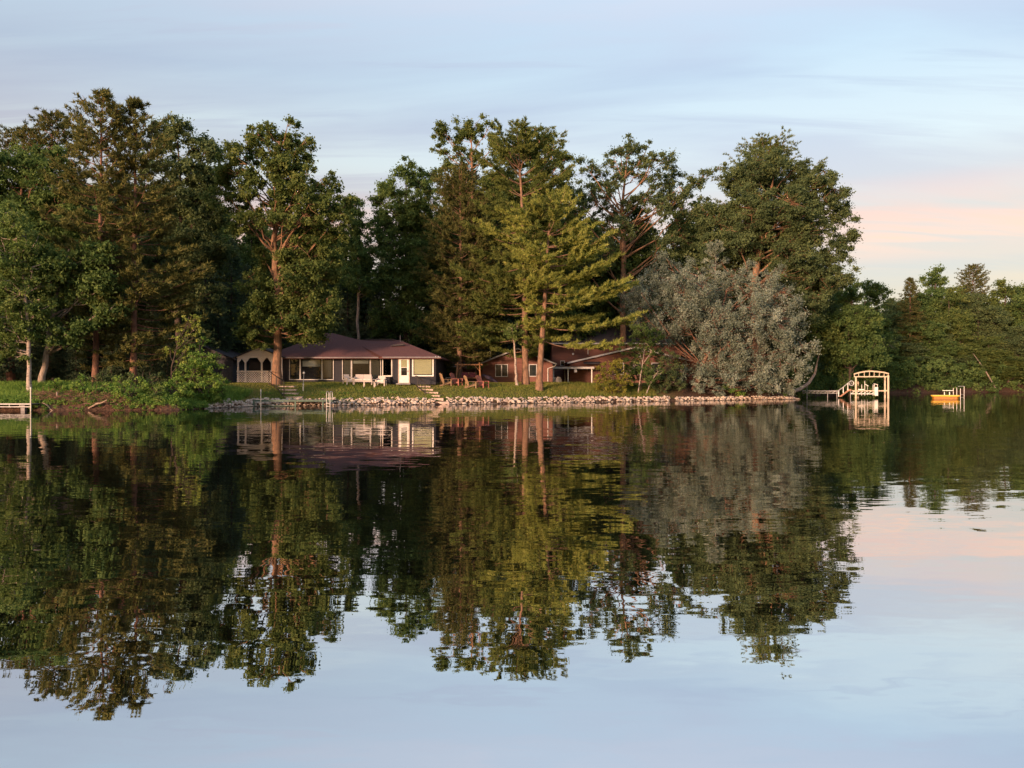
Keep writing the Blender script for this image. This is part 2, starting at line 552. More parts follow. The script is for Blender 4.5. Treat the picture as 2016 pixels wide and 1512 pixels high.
ss = t.nodes.new('ShaderNodeVectorMath'); ss.operation = 'SCALE'
t.links.new(sm.outputs[0], ss.inputs[0]); t.links.new(pr.outputs[0], ss.inputs['Scale'])
na = t.nodes.new('ShaderNodeVectorMath'); na.operation = 'ADD'; na.inputs[1].default_value = (0, 0, 1)
t.links.new(ss.outputs[0], na.inputs[0])
nn = t.nodes.new('ShaderNodeVectorMath'); nn.operation = 'NORMALIZE'
t.links.new(na.outputs[0], nn.inputs[0])
gl = t.nodes.new('ShaderNodeBsdfGlossy'); gl.inputs['Roughness'].default_value = .004; gl.inputs[0].default_value = (.97, .97, .98, 1)
df = t.nodes.new('ShaderNodeBsdfDiffuse'); df.inputs[0].default_value = (.010, .010, .006, 1)
lw = t.nodes.new('ShaderNodeFresnel'); lw.inputs[0].default_value = 1.34
fr = t.nodes.new('ShaderNodeMapRange'); fr.inputs['To Min'].default_value = .80; fr.inputs['To Max'].default_value = .76
fr.inputs['From Max'].default_value = .7
t.links.new(lw.outputs[0], fr.inputs['Value'])
wx = t.nodes.new('ShaderNodeMixShader')
t.links.new(nn.outputs[0], gl.inputs['Normal'])
t.links.new(fr.outputs[0], wx.inputs[0]); t.links.new(df.outputs[0], wx.inputs[1]); t.links.new(gl.outputs[0], wx.inputs[2])
t.links.new(wx.outputs[0], t.nodes['Material Output'].inputs[0])
tag(MB().poly([(-900, -300, 0), (900, -300, 0), (900, 140, 0), (-900, 140, 0)]).build('water', wm), 'calm dark lake mirroring the trees', None, None, 'structure')
#STRUCTURE_END

# ------------------------------------------------------------------ tree generators
def unit(a):
    return a / np.maximum(np.linalg.norm(a, axis=-1, keepdims=True), 1e-9)


def batch_tubes(polys, radii, sides):
    """many tapered tubes at once: polys (n,k,3), radii (n,k)"""
    n, k, _ = polys.shape
    d = np.empty_like(polys)
    d[:, 1:-1] = polys[:, 2:] - polys[:, :-2]
    d[:, 0] = polys[:, 1] - polys[:, 0]
    d[:, -1] = polys[:, -1] - polys[:, -2]
    d = unit(d)
    up = np.where(np.abs(d[..., 2:3]) < .9, np.array([0, 0, 1.0]), np.array([0, 1.0, 0]))
    a = unit(np.cross(d, up)); c = np.cross(a, d)
    th = np.arange(sides) / sides * 2 * np.pi
    V = polys[:, :, None] + radii[:, :, None, None] * (a[:, :, None] * np.cos(th)[None, None, :, None] + c[:, :, None] * np.sin(th)[None, None, :, None])
    idx = np.arange(n * k * sides).reshape(n, k, sides)
    nxt = np.roll(idx, -1, axis=2)
    Q = np.stack([idx[:, :-1], nxt[:, :-1], nxt[:, 1:], idx[:, 1:]], -1).reshape(-1, 4)
    return V.reshape(-1, 3), Q


class Geo:
    def __init__(s):
        s.V = []; s.Q = []; s.T = []; s.t = []; s.n = 0

    def add(s, V, Q=None, T=None, tint=None):
        s.V.append(V)
        if Q is not None: s.Q.append(Q + s.n)
        if T is not None: s.T.append(T + s.n)
        s.t.append(np.zeros(len(V)) if tint is None else tint)
        s.n += len(V)

    def mesh(s, name, m, smooth=False):
        return np_mesh(name, np.concatenate(s.V), np.concatenate(s.Q) if s.Q else None, np.concatenate(s.T) if s.T else None, m, np.concatenate(s.t), smooth)


def leaf_cloud(g, rng, C, Rr, m, size, flat=.75, upbias=.25):
    """leaves as small triangles, thick in the middle of each clump and thinning out softly"""
    n = len(C)
    if n == 0: return
    m = int(m * 1.75); size = size * .80
    ctint = np.clip(rng.normal(.45, .2, n), 0, 1)
    C = np.repeat(C, m, 0); Rr = np.repeat(Rr, m); ct = np.repeat(ctint, m)
    N = len(C)
    d = unit(rng.normal(size=(N, 3)))
    p = C + d * (Rr * np.minimum(np.abs(rng.normal(0, .45, N)) + .25 * rng.random(N), 1.5))[:, None] * np.array([1, 1, flat])
    nrm = unit(rng.normal(size=(N, 3)) + d * .6 + np.array([0, 0, upbias]))
    a = unit(np.cross(nrm, rng.normal(size=(N, 3))))
    b = np.cross(nrm, a)
    s = (size * rng.uniform(.5, 1.3, N))[:, None]
    V = np.stack([p - a * s * .4 - b * s * .4, p - a * s * .4 + b * s * .4, p + a * s * .6], 1).reshape(-1, 3)
    tint = np.repeat(np.clip(ct + rng.normal(0, .16, N), 0, 1), 3)
    g.add(V, None, np.arange(N * 3).reshape(-1, 3), tint)


def decid_core(name, rng, lobes, trunk, leaf, bark, lsize=.25, k=8.0, m=80, clr=.8, flat=.75, limb_r=.32):
    """trunk [(x,y,z,r)], lobes [(x,y,z,r)] in metres -> (trunk mesh, crown mesh)"""
    tp = np.array([q[:3] for q in trunk], float); tr = np.array([q[3] for q in trunk], float)
    wood = Geo(); fol = Geo()
    # trunk, resampled with a flare at the foot and a little waver
    zt = np.linspace(0, 1, 14); cum = np.linspace(0, 1, len(tp))
    pts = np.stack([np.interp(zt, cum, tp[:, i]) for i in range(3)], 1)
    rad = np.interp(zt, cum, tr)
    rad[0] *= 1.45; rad[1] *= 1.1
    pts[1:, :2] += rng.normal(0, .25, (13, 2)) * rad[1:, None]
    V, Q = batch_tubes(pts[None], rad[None], 10)
    wood.add(V, Q)
    L = np.array(lobes, float)
    zlo = pts[3, 2]
    limbs = []; lrad = []; nodes = []
    cl = []; clr_ = []; own = []
    for i, (x, y, z, r) in enumerate(L):
        c = np.array([x, y, z])
        h = np.hypot(x - np.interp(z, pts[:, 2], pts[:, 0]), y - np.interp(z, pts[:, 2], pts[:, 1]))
        az = np.clip(z - h * rng.uniform(.5, 1.0) - .4, min(zlo, z), pts[-1, 2])
        a = np.array([np.interp(az, pts[:, 2], pts[:, j]) for j in range(3)])
        ra = np.interp(az, pts[:, 2], rad)
        u = np.linspace(0, 1, 7)[:, None]
        mid = a * .45 + c * .55 + np.array([0, 0, -.12 * h]) + rng.normal(0, .12, 3) * r
        end = c + np.array([0, 0, r * .35])
        poly = (1 - u) ** 2 * a + 2 * u * (1 - u) * mid + u ** 2 * end
        poly[1:-1] += rng.normal(0, .05, (5, 3)) * r
        limbs.append(poly)
        lrad.append(np.linspace(min(limb_r * ra, .11) * (1 if az < z - .3 * r else .3) + .025, .018, 7))
        n = max(3, int(k * r * r * rng.uniform(.85, 1.15)))
        d = unit(rng.normal(size=(n, 3)))
        q = c + d * (r * rng.random(n) ** .4)[:, None] * np.array([1, 1, .9])
        cl.append(q); clr_.append(clr * rng.uniform(.6, 1.25, n) * min(1, .45 + r * .35)); own += [i] * n
    limbs = np.array(limbs)
    V, Q = batch_tubes(limbs, np.array(lrad), 5)
    wood.add(V, Q)
    C = np.concatenate(cl); Rc = np.concatenate(clr_); own = np.array(own)
    # twigs from the limb to each clump
    lb = limbs[own]
    dist = np.linalg.norm(lb - C[:, None], axis=2) + (lb[:, :, 2] > C[:, None, 2]) * .6
    st = lb[np.arange(len(C)), dist.argmin(1)]
    mid = st * .5 + C * .5 + rng.normal(0, .12, C.shape)
    tw = np.stack([st, mid, C + np.array([0, 0, .1])], 1)
    V, Q = batch_tubes(tw, np.tile(np.array([.03, .02, .008]), (len(C), 1)), 3)
    wood.add(V, Q)
    leaf_cloud(fol, rng, C, Rc, m, lsize, flat)
    return wood.mesh(name + '_trunk', bark, True), fol.mesh(name + '_crown', leaf)


def put_tree(name, label, loc, meshes, group=None, rz=0, s=1.0, cat='tree', parts=('trunk', 'crown')):
    o = thing(name, label, cat, loc, group, rz)
    o.scale = (s, s, s) if isinstance(s, (int, float)) else s
    for nm, me_ in zip(parts, meshes):
        c = bpy.data.objects.new(nm, me_)
        COL.objects.link(c)
        c.parent = o
    return o


def copy_tree(src, label, loc, rz=0, s=1.0, group=None):
    o = src.copy(); COL.objects.link(o)
    o.location = loc; o.rotation_euler = (0, 0, rz); o.scale = (s, s, s) if isinstance(s, (int, float)) else s
    o['label'] = label
    if group: o['group'] = group
    elif 'group' in o: del o['group']
    for ch in src.children:
        c = ch.copy(); COL.objects.link(c); c.parent = o
    return o


def decid_px(name, label, base, Y, lobes, trunk, leaf, bark, seed, depth=.5, group=None, cat='tree', parts=('trunk', 'crown'), extra=.6, **kw):
    """a broad-leaved tree whose limbs and lobes are read off the photograph and spread out in depth"""
    rng = np.random.default_rng(seed)
    bx = SX(base, Y); bz = GZ(bx, Y) - .08
    loc = Vector((bx, Y, bz))
    tk = []
    for i, (px, py, r) in enumerate(trunk):
        q = P(px, py, Y) - loc
        tk.append((q.x, rng.normal(0, .15) * (i > 0), max(q.z, 0) if i else 0, r))
    hw = (max(l[0] for l in lobes) - min(l[0] for l in lobes)) / 2 / FPX * Y
    LB = []
    for lo in lobes:
        px, py, rp = lo[:3]
        q = P(px, py, Y) - loc; r = rp / FPX * Y
        edge = abs(q.x) / max(hw, .1)
        span = depth * hw * math.sqrt(max(.1, 1 - min(1, edge) ** 2))
        y0 = rng.uniform(-span, span) if len(lo) < 4 else lo[3]
        LB.append((q.x, y0, q.z, r))
        if rng.random() < extra:
            LB.append((q.x * .85 + rng.normal(0, .3), -y0 * rng.uniform(.6, 1.1) + rng.normal(0, .4), q.z - rng.uniform(0, .5) * r, r * .95))
    return put_tree(name, label, loc, decid_core(name, rng, LB, tk, leaf, bark, **kw), group, cat=cat, parts=parts)


STY = {
    'plate': dict(ws=1.0, nb=7, ea=(-6, 10, 50), curl=.16, t0=.30, twig=.46, sp=.22, nd=15, nl=.27, nw=.034, up=.5, skip=.06),
    'white': dict(ws=.55, nb=6, ea=(-4, 16, 52), curl=.16, t0=.22, twig=.42, sp=.25, nd=13, nl=.28, nw=.034, up=.45, skip=.06),
    'red': dict(ws=.50, nb=5, ea=(-8, 8, 50), curl=.22, t0=.40, twig=.40, sp=.25, nd=15, nl=.29, nw=.036, up=.5, skip=.16),
    'spruce': dict(ws=.42, nb=6, ea=(-24, -8, 35), curl=.14, t0=.12, twig=.34, sp=.28, nd=8, nl=.30, nw=.055, up=-.05, skip=.03),
}


def conif_core(name, rng, H, r0, prof, style, leaf, bark, lean=(0, 0), start=None, dens=1.0, right=None, wob=.06, front=0.0):
    """whorled conifer. prof [(height m, branch length m)]; right: the same for branches on the +x side"""
    S = STY[style]
    wood = Geo(); fol = Geo()
    nt_ = 18
    tt = np.linspace(0, 1, nt_)
    pts = np.stack([lean[0] * tt ** 1.3, lean[1] * tt, H * tt], 1)
    pts[1:, :2] += np.cumsum(rng.normal(0, wob, (nt_ - 1, 2)), 0) * .35
    rad = r0 * (1 - tt) ** .85 + .015
    rad[0] *= 1.3
    V, Q = batch_tubes(pts[None], rad[None], 9)
    wood.add(V, Q)
    ph = [p[0] for p in prof]; pl = [p[1] for p in prof]
    z = ph[0]
    polys = []; prad = []; tufts = []; tdir = []
    while z < H - .15:
        f = (z - ph[0]) / max(.1, H - ph[0])
        nb = S['nb'] if f < .9 else 4
        a0 = rng.uniform(0, 6.28)
        for b in range(nb):
            az = a0 + b * 6.283 / nb + rng.normal(0, .3)
            if rng.random() < (S['skip'] if math.sin(az) > -.55 or f > .8 else max(S['skip'], front)): continue
            zz = z + rng.uniform(-.3, .3) * min(S['ws'], .6)
            Lh = np.interp(zz, ph, pl)
            if right is not None and math.cos(az) > 0:
                c2 = math.cos(az) ** 2
                Lh = Lh * (1 - c2) + c2 * np.interp(zz, [p[0] for p in right], [p[1] for p in right])
            Lh *= rng.uniform(.75, 1.3)
            if Lh < .12: continue
            e = math.tan(R(np.interp(f, [0, .6, 1], S['ea']) + rng.normal(0, 6)))
            dh = np.array([math.cos(az), math.sin(az), 0.0]); sd = np.array([-dh[1], dh[0], 0])
            org = np.array([np.interp(zz, pts[:, 2], pts[:, j]) for j in range(3)])
            u = np.linspace(0, 1, 6)
            bend = rng.normal(0, .12)
            poly = org + dh * (Lh * u)[:, None] + sd * (Lh * bend * u ** 2)[:, None]
            poly[:, 2] += Lh * (e * u + S['curl'] * u ** 2.5 - .10 * u * (1 - u) * 2)
            over = poly[-1, 2] - (H + .05 * rng.random())
            if over > 0: poly[:, 2] -= over * u ** 1.2
            polys.append(poly)
            rb = min(.06, .014 + .008 * Lh)
            prad.append(np.linspace(rb, .008, 6))
            ntw = max(3, int(Lh * 3.0 * dens))
            for j in range(ntw):
                t_ = S['t0'] + (1 - S['t0']) * (j + rng.random()) / ntw
                o = np.array([np.interp(t_, u, poly[:, i]) for i in range(3)])
                ang = rng.choice((-1, 1)) * R(rng.uniform(25, 70)) * (1 if t_ < .93 else .25)
                td = dh * math.cos(ang) + sd * math.sin(ang)
                td[2] += rng.normal(.05, .12) + (.12 if S['up'] > 0 else -.12)
                tl = min(1.5, Lh * S['twig'] * (1.25 - t_)) * rng.uniform(.6, 1.15) + .2
                q = max(2, int(tl / S['sp'] + .5))
                uu = (np.arange(q) + .6) / q
                tufts.append(o + td * (tl * uu)[:, None]); tdir.append(np.tile(td, (q, 1)))
        z += S['ws'] * rng.uniform(.75, 1.25) * (1.0 if f < .8 else .7)
    # leader
    tufts.append(pts[-1] + np.array([0, 0, 1.0]) * (np.linspace(-.5, .05, 4))[:, None]); tdir.append(np.tile([0, 0, 1.0], (4, 1)))
    V, Q = batch_tubes(np.array(polys), np.array(prad), 4)
    wood.add(V, Q)
    Tp = np.concatenate(tufts); Td = np.concatenate(tdir)
    ct = np.clip(rng.normal(.45, .2, len(Tp)), 0, 1)
    nd = S['nd']
    p = np.repeat(Tp, nd, 0); td = np.repeat(Td, nd, 0); c = np.repeat(ct, nd)
    N = len(p)
    p = p + rng.normal(0, .05, (N, 3))
    d = unit(td * .7 + rng.normal(0, .62, (N, 3)) + np.array([0, 0, S['up']]))
    s = unit(np.cross(d, rng.normal(size=(N, 3)))) * (S['nw'] * rng.uniform(.7, 1.4, N))[:, None]
    ln = (S['nl'] * rng.uniform(.6, 1.25, N))[:, None]
    V = np.stack([p - s, p + s, p + d * ln], 1).reshape(-1, 3)
    T = np.arange(N * 3).reshape(-1, 3)
    fol.add(V, None, T, np.repeat(np.clip(c + rng.normal(0, .14, N), 0, 1), 3))
    return wood.mesh(name + '_trunk', bark, True), fol.mesh(name + '_crown', leaf)


def conif_px(name, label, base, top, Y, halfw, style, leaf, bark, seed, r0, rightw=None, group=None, **kw):
    """conifer with its top, foot and silhouette read off the photograph"""
    rng = np.random.default_rng(seed)
    bx = SX(base, Y); bz = GZ(bx, Y) - .08
    q = P(top[0], top[1], Y)
    H = q.z - bz

    wmul = kw.pop('wmul', 1.0)

    def prof(hw): return sorted((max(.4, SZ(py, Y) - bz), wmul * wpx / FPX * Y) for py, wpx in hw)
    return put_tree(name, label, Vector((bx, Y, bz)),
                    conif_core(name, rng, H, r0, prof(halfw), style, leaf, bark, (q.x - bx, 0), right=prof(rightw) if rightw else None, **kw), group)


def auto_lobes(rng, H, W, n=16, zc=.62, zh=.36):
    out = []
    for i in range(n):
        d = unit(rng.normal(size=3)) * rng.random() ** .4
        r = W * rng.uniform(.30, .46)
        out.append((d[0] * (W - r * .6), d[1] * (W - r * .6), H * (zc + zh * d[2] * .85), r))
    out.append((0, 0, H - W * .33, W * .33))
    return out


def straight(H, r, rng, f=.85):
    return [(0, 0, 0, r), (rng.normal(0, .2), rng.normal(0, .2), H * .4, r * .75), (rng.normal(0, .4), rng.normal(0, .3), H * f, r * .25)]


# ------------------------------------------------------------------ the trees of the near shore, left to right
conif_px('red_pine', 'tall red pine with bare straight trunk, tallest treetop on the left', 187, (205, 183), 52, [(720, 30), (660, 48), (600, 62), (520, 82), (440, 88), (360, 84), (290, 66), (240, 38), (212, 17), (186, 5)],
         'red', L_RPINE, B_RED, 11, .20, front=.4, wmul=.88)
conif_px('red_pine', 'tall red pine with thicker reddish trunk and long drooping boughs beside the leafy bank shrub', 262, (268, 200), 53,
         [(715, 40), (660, 75), (600, 90), (520, 92), (440, 88), (360, 76), (300, 56), (250, 32), (224, 15), (203, 5)], 'red', L_RPINE, B_RED, 12, .225, front=.4, wmul=.88, rightw=
         [(715, 60), (660, 115), (600, 120), (520, 112), (440, 95), (360, 80), (300, 56), (250, 32), (224, 15), (203, 5)])
conif_px('pine_tree', 'pine with pointed top behind the left edge of the forest', 100, (98, 225), 62, [(640, 60), (540, 80), (420, 85), (330, 75), (280, 50), (245, 24), (228, 6)], 'red', L_BROWNP, B_RED, 13, .22, wmul=.8)
conif_px('pine_tree', 'pine whose tip just clears the treetops at the left picture edge', 40, (48, 258), 64, [(640, 60), (520, 75), (400, 75), (320, 50), (280, 22), (262, 6)], 'red', L_BROWNP, B_RED, 14, .2, wmul=.8)
decid_px('maple_tree', 'dark green maple filling the upper left corner of the forest', 25, 56,
         [(15, 320, 42), (70, 320, 45), (118, 330, 38), (5, 400, 50), (60, 390, 55), (120, 400, 45), (150, 440, 40), (20, 470, 50), (90, 470, 50), (150, 510, 38), (-40, 360, 50), (-40, 460, 50), (50, 540, 45), (-10, 560, 50), (110, 560, 40)],
         [(22, 754, .24), (24, 600, .2), (40, 400, .1), (50, 330, .05)], L_MAPLE, B_RED, 15)
decid_px('birch_tree', 'pale trunked birch with light green leaves at the left picture edge', 58, 48,
         [(20, 430, 42), (62, 470, 36), (10, 500, 42), (75, 540, 32), (35, 570, 42), (-10, 590, 45), (72, 600, 30), (25, 640, 40), (60, 650, 26), (5, 680, 30), (-30, 520, 40), (-25, 660, 40), (40, 520, 36)],
         [(58, 757, .13), (54, 660, .11), (45, 540, .08), (20, 420, .04)], L_BIRCH, B_BIRCH, 16, lsize=.19, m=80, clr=.75, limb_r=.12, extra=1.0)
decid_px('leaning_tree', 'slanting trunk tree leaning right behind the left dock', 81, 50,
         [(150, 530, 42), (118, 590, 36), (168, 590, 34), (205, 560, 34), (180, 640, 30), (130, 650, 30), (225, 610, 26), (110, 520, 36), (200, 500, 30)],
         [(81, 758, .19), (96, 670, .16), (112, 580, .12), (140, 490, .05)], L_MAPLE, B_GREY, 17)
decid_px('oak_tree', 'broad dark green oak behind the tall red pines', 352, 63,
         [(318, 268, 30), (350, 262, 32), (388, 282, 36), (414, 296, 24), (330, 330, 48), (392, 345, 46), (424, 345, 26), (350, 410, 52), (412, 415, 42), (300, 400, 48), (372, 485, 50), (425, 500, 38), (345, 560, 48), (405, 580, 44), (290, 500, 50), (300, 600, 50)],
         [(352, 752, .28), (352, 560, .24), (358, 400, .14), (352, 280, .05)], L_DARK, B_DARK, 18)
decid_px('oak_tree', 'large oak with orange lit trunk in front of the dark grey house', 545, 59.5,
         [(508, 272, 26), (488, 292, 20), (552, 266, 26), (585, 262, 18), (604, 282, 20), (545, 312, 34), (596, 318, 26), (468, 325, 36), (440, 338, 28), (502, 352, 40), (562, 362, 40), (612, 366, 30),
          (655, 358, 26), (640, 398, 36), (690, 392, 18), (682, 432, 28), (440, 385, 36), (472, 425, 36), (604, 430, 44), (545, 415, 30), (652, 470, 42), (500, 500, 34), (595, 505, 44), (645, 540, 42), (505, 560, 30),
          (600, 580, 46), (520, 610, 34), (560, 612, 40), (622, 622, 42), (590, 655, 30), (626, 655, 24), (492, 640, 26), (505, 675, 22), (575, 560, 36), (650, 600, 30), (600, 400, 34, -2.2), (560, 395, 28, -2.5), (625, 430, 30, -2.6), (575, 345, 26, -1.8), (520, 445, 24, -2.0), (580, 450, 30, -2.8), (520, 385, 28, -2.2), (505, 660, 24, -1.5), (570, 640, 28, -2.0), (540, 590, 26, -2.2), (572, 282, 26, .5), (530, 262, 20, -.5), (605, 300, 22, .6), (480, 305, 22, -.8)],
         [(545, 768, .34), (545, 660, .31), (546, 560, .28), (538, 480, .22), (550, 400, .13), (552, 280, .05)], L_OAK, B_OAK, 19, k=7.0, m=70, clr=.72, extra=.8)
decid_px('back_tree', 'slim tree behind the right side of the big lakeside oak', 700, 74,
         [(702, 405, 24), (712, 440, 28), (690, 470, 34), (718, 500, 30), (700, 540, 36), (725, 560, 26), (680, 400, 20)], [(705, 750, .16), (705, 560, .12), (705, 410, .04)], L_MAPLE, B_GREY, 20)
decid_px('maple_tree', 'dense dark green maple with upright shoots left of the central pines', 800, 76,
         [(802, 338, 26), (768, 372, 26), (835, 345, 24), (830, 380, 40), (790, 420, 46), (852, 430, 46), (770, 470, 42), (830, 500, 54), (772, 540, 48), (840, 575, 54), (780, 610, 50), (830, 640, 46), (760, 650, 36), (745, 395, 16), (752, 430, 22)],
         [(800, 752, .26), (800, 560, .2), (800, 350, .05)], L_MAPLE, B_DARK, 21, k=8)
decid_px('tall_oak', 'tall oak with airy domed top behind the central pines, left of the two', 940, 79,
         [(866, 262, 16), (862, 292, 18), (878, 268, 26), (905, 255, 24), (938, 252, 24), (965, 262, 20), (892, 305, 28), (925, 300, 26), (955, 310, 26), (975, 285, 18), (880, 345, 30), (920, 360, 40), (970, 370, 40), (900, 420, 46), (950, 450, 46), (890, 500, 46), (940, 540, 46)],
         [(935, 752, .34), (935, 560, .28), (930, 380, .16), (928, 270, .05)], L_OAK, B_OAK, 22, k=6.5, clr=.72, extra=.35)
decid_px('tall_oak', 'tall oak with rounded right shoulder behind the central pines, right of the two', 1060, 80,
         [(1018, 262, 14), (1112, 312, 16), (1108, 350, 22), (1030, 258, 20), (1052, 262, 22), (1080, 280, 26), (1100, 302, 24), (1096, 335, 28), (1062, 310, 34), (1030, 300, 30), (1075, 365, 38), (1030, 370, 40), (1100, 400, 34), (1060, 430, 46), (1110, 460, 40), (1070, 510, 46)],
         [(1058, 752, .34), (1058, 560, .28), (1060, 400, .16), (1062, 275, .05)], L_OAK, B_OAK, 23, k=6.8, clr=.75, extra=.35)
conif_px('white_pine', 'brownish green pine with drooping layered boughs just right of the grey house roof', 905, (908, 330), 70, [(720, 50), (680, 66), (600, 70), (520, 66), (440, 56), (390, 40), (350, 18), (333, 5)], 'white', L_BROWNP, B_PINE, 24, .24, dens=1.1)
conif_px('white_pine', 'tallest central pine with straight orange trunk and broad olive crown', 1035, (1020, 264), 67.0,
         [(690, 70), (665, 112), (630, 122), (570, 112), (510, 95), (440, 92), (380, 82), (330, 68), (295, 50), (275, 24), (266, 8)], 'plate', L_WPINE, B_PINE, 25, .30,
         [(690, 20), (665, 40), (630, 60), (570, 70), (510, 80), (440, 85), (380, 80), (330, 66), (295, 46), (275, 22), (266, 8)], dens=1.3, front=.6)
conif_px('white_pine', 'bright yellow green pine with leaning trunk and layered boughs on the lawn edge', 1062, (1088, 380), 64.6,
         [(670, 20), (650, 40), (600, 50), (560, 70), (500, 90), (460, 85), (430, 45), (405, 26), (384, 8)], 'plate', L_WPINE2, B_PINE, 26, .28, wmul=1.12, rightw=
         [(675, 90), (655, 140), (630, 150), (590, 120), (540, 95), (490, 85), (455, 70), (430, 42), (405, 24), (384, 8)], dens=1.4, front=.5)
decid_px('birch_tree', 'thin crooked birch stem beside the two central pine trunks', 1018, 66.0,
         [(1008, 664, 14), (998, 650, 16), (1018, 645, 16)], [(1018, 755, .12), (1015, 715, .10), (1010, 650, .05)], L_BIRCH, B_BIRCH, 27, lsize=.18)
decid_px('oak_tree', 'open crowned oak with visible reddish limbs behind the brown house', 1228, 82,
         [(1150, 335, 20), (1182, 322, 24), (1215, 305, 22), (1245, 292, 22), (1272, 305, 24), (1305, 325, 26), (1335, 338, 24), (1205, 350, 28), (1255, 345, 28), (1310, 365, 26), (1165, 378, 30), (1130, 380, 26), (1388, 352, 24), (1418, 332, 18), (1362, 372, 26),
          (1140, 440, 38), (1168, 490, 38), (1290, 425, 28), (1345, 420, 32), (1235, 405, 24), (1190, 430, 28), (1310, 490, 36), (1260, 470, 28), (1190, 550, 26), (1280, 540, 34), (1140, 530, 32), (1230, 330, 24), (1280, 330, 24), (1190, 385, 28), (1270, 390, 26), (1215, 460, 30), (1350, 470, 34), (1380, 410, 30), (1330, 385, 24), (1120, 420, 30)],
         [(1228, 756, .36), (1228, 620, .32), (1229, 500, .28), (1224, 420, .18), (1235, 310, .05)], L_DARK, B_OAK, 28, k=6.0, m=60, clr=.7, extra=.35, limb_r=.45)
conif_px('white_pine', 'pine with ragged pointed top rising behind the big rounded oak', 1502, (1507, 276), 84, [(640, 80), (520, 90), (420, 85), (350, 56), (315, 34), (295, 18), (280, 6)], 'white', L_WPINE, B_PINE, 29, .3)
decid_px('oak_tree', 'huge rounded dark oak at the right end of the near shore forest', 1490, 79,
         [(1455, 352, 30), (1478, 338, 38), (1515, 325, 30), (1568, 335, 30), (1612, 352, 26), (1535, 355, 44), (1595, 372, 38), (1638, 385, 32), (1660, 430, 32), (1668, 470, 28), (1648, 500, 34), (1600, 445, 54), (1535, 430, 58), (1460, 420, 52), (1425, 470, 44), (1402, 425, 34), (1482, 490, 54), (1560, 510, 54),
          (1628, 545, 40), (1668, 550, 22), (1600, 585, 44), (1545, 575, 46), (1440, 530, 38), (1395, 490, 30), (1660, 400, 20)],
         [(1485, 752, .42), (1485, 560, .36), (1500, 440, .2), (1520, 360, .06)], L_DARK, B_OAK, 30, k=7.5)
conif_px('bare_pine', 'thin branched pale snag above the silvery tree', 1400, (1408, 480), 75, [(620, 30), (560, 30), (520, 20), (485, 6)], 'red', L_SILVER, B_GREY, 31, .12, dens=.12)
decid_px('silver_poplar', 'big silvery grey leaved tree overhanging the stony point', 1368, 72.5,
         [(1258, 575, 34), (1290, 545, 34), (1312, 518, 18), (1322, 560, 38), (1352, 522, 18), (1362, 565, 40), (1405, 575, 44), (1452, 555, 36), (1470, 530, 20), (1500, 560, 36), (1524, 535, 14), (1540, 590, 38), (1565, 640, 36), (1575, 690, 30), (1558, 725, 32),
          (1515, 650, 52), (1455, 630, 54), (1390, 640, 54), (1325, 625, 48), (1275, 620, 36), (1345, 685, 34), (1420, 700, 40), (1480, 710, 42), (1530, 720, 38), (1490, 745, 26), (1420, 745, 24), (1245, 560, 20), (1380, 600, 40), (1490, 600, 40), (1555, 755, 24), (1520, 758, 24), (1300, 660, 34), (1290, 590, 34), (1350, 610, 40), (1440, 670, 44), (1560, 600, 24), (1360, 735, 26), (1395, 725, 30), (1450, 755, 22), (1335, 730, 22), (1235, 590, 22), (1250, 620, 28)],
         [(1366, 768, .24), (1385, 715, .21), (1402, 680, .17), (1420, 620, .1), (1430, 570, .04)], L_SILVER, B_RED, 32, depth=.4, lsize=.17, k=5.2, m=92, clr=.70, extra=.55, flat=1.15, limb_r=.10)
decid_px('cedar_tree', 'olive yellow cedar beside the far side of the silvery tree', 1606, 101,
         [(1592, 590, 18), (1598, 620, 24), (1606, 655, 26), (1610, 690, 28), (1606, 725, 28), (1585, 740, 22)], [(1604, 760, .2), (1604, 660, .12), (1596, 590, .04)], L_CEDAR, B_DARK, 33, k=7, lsize=.2)

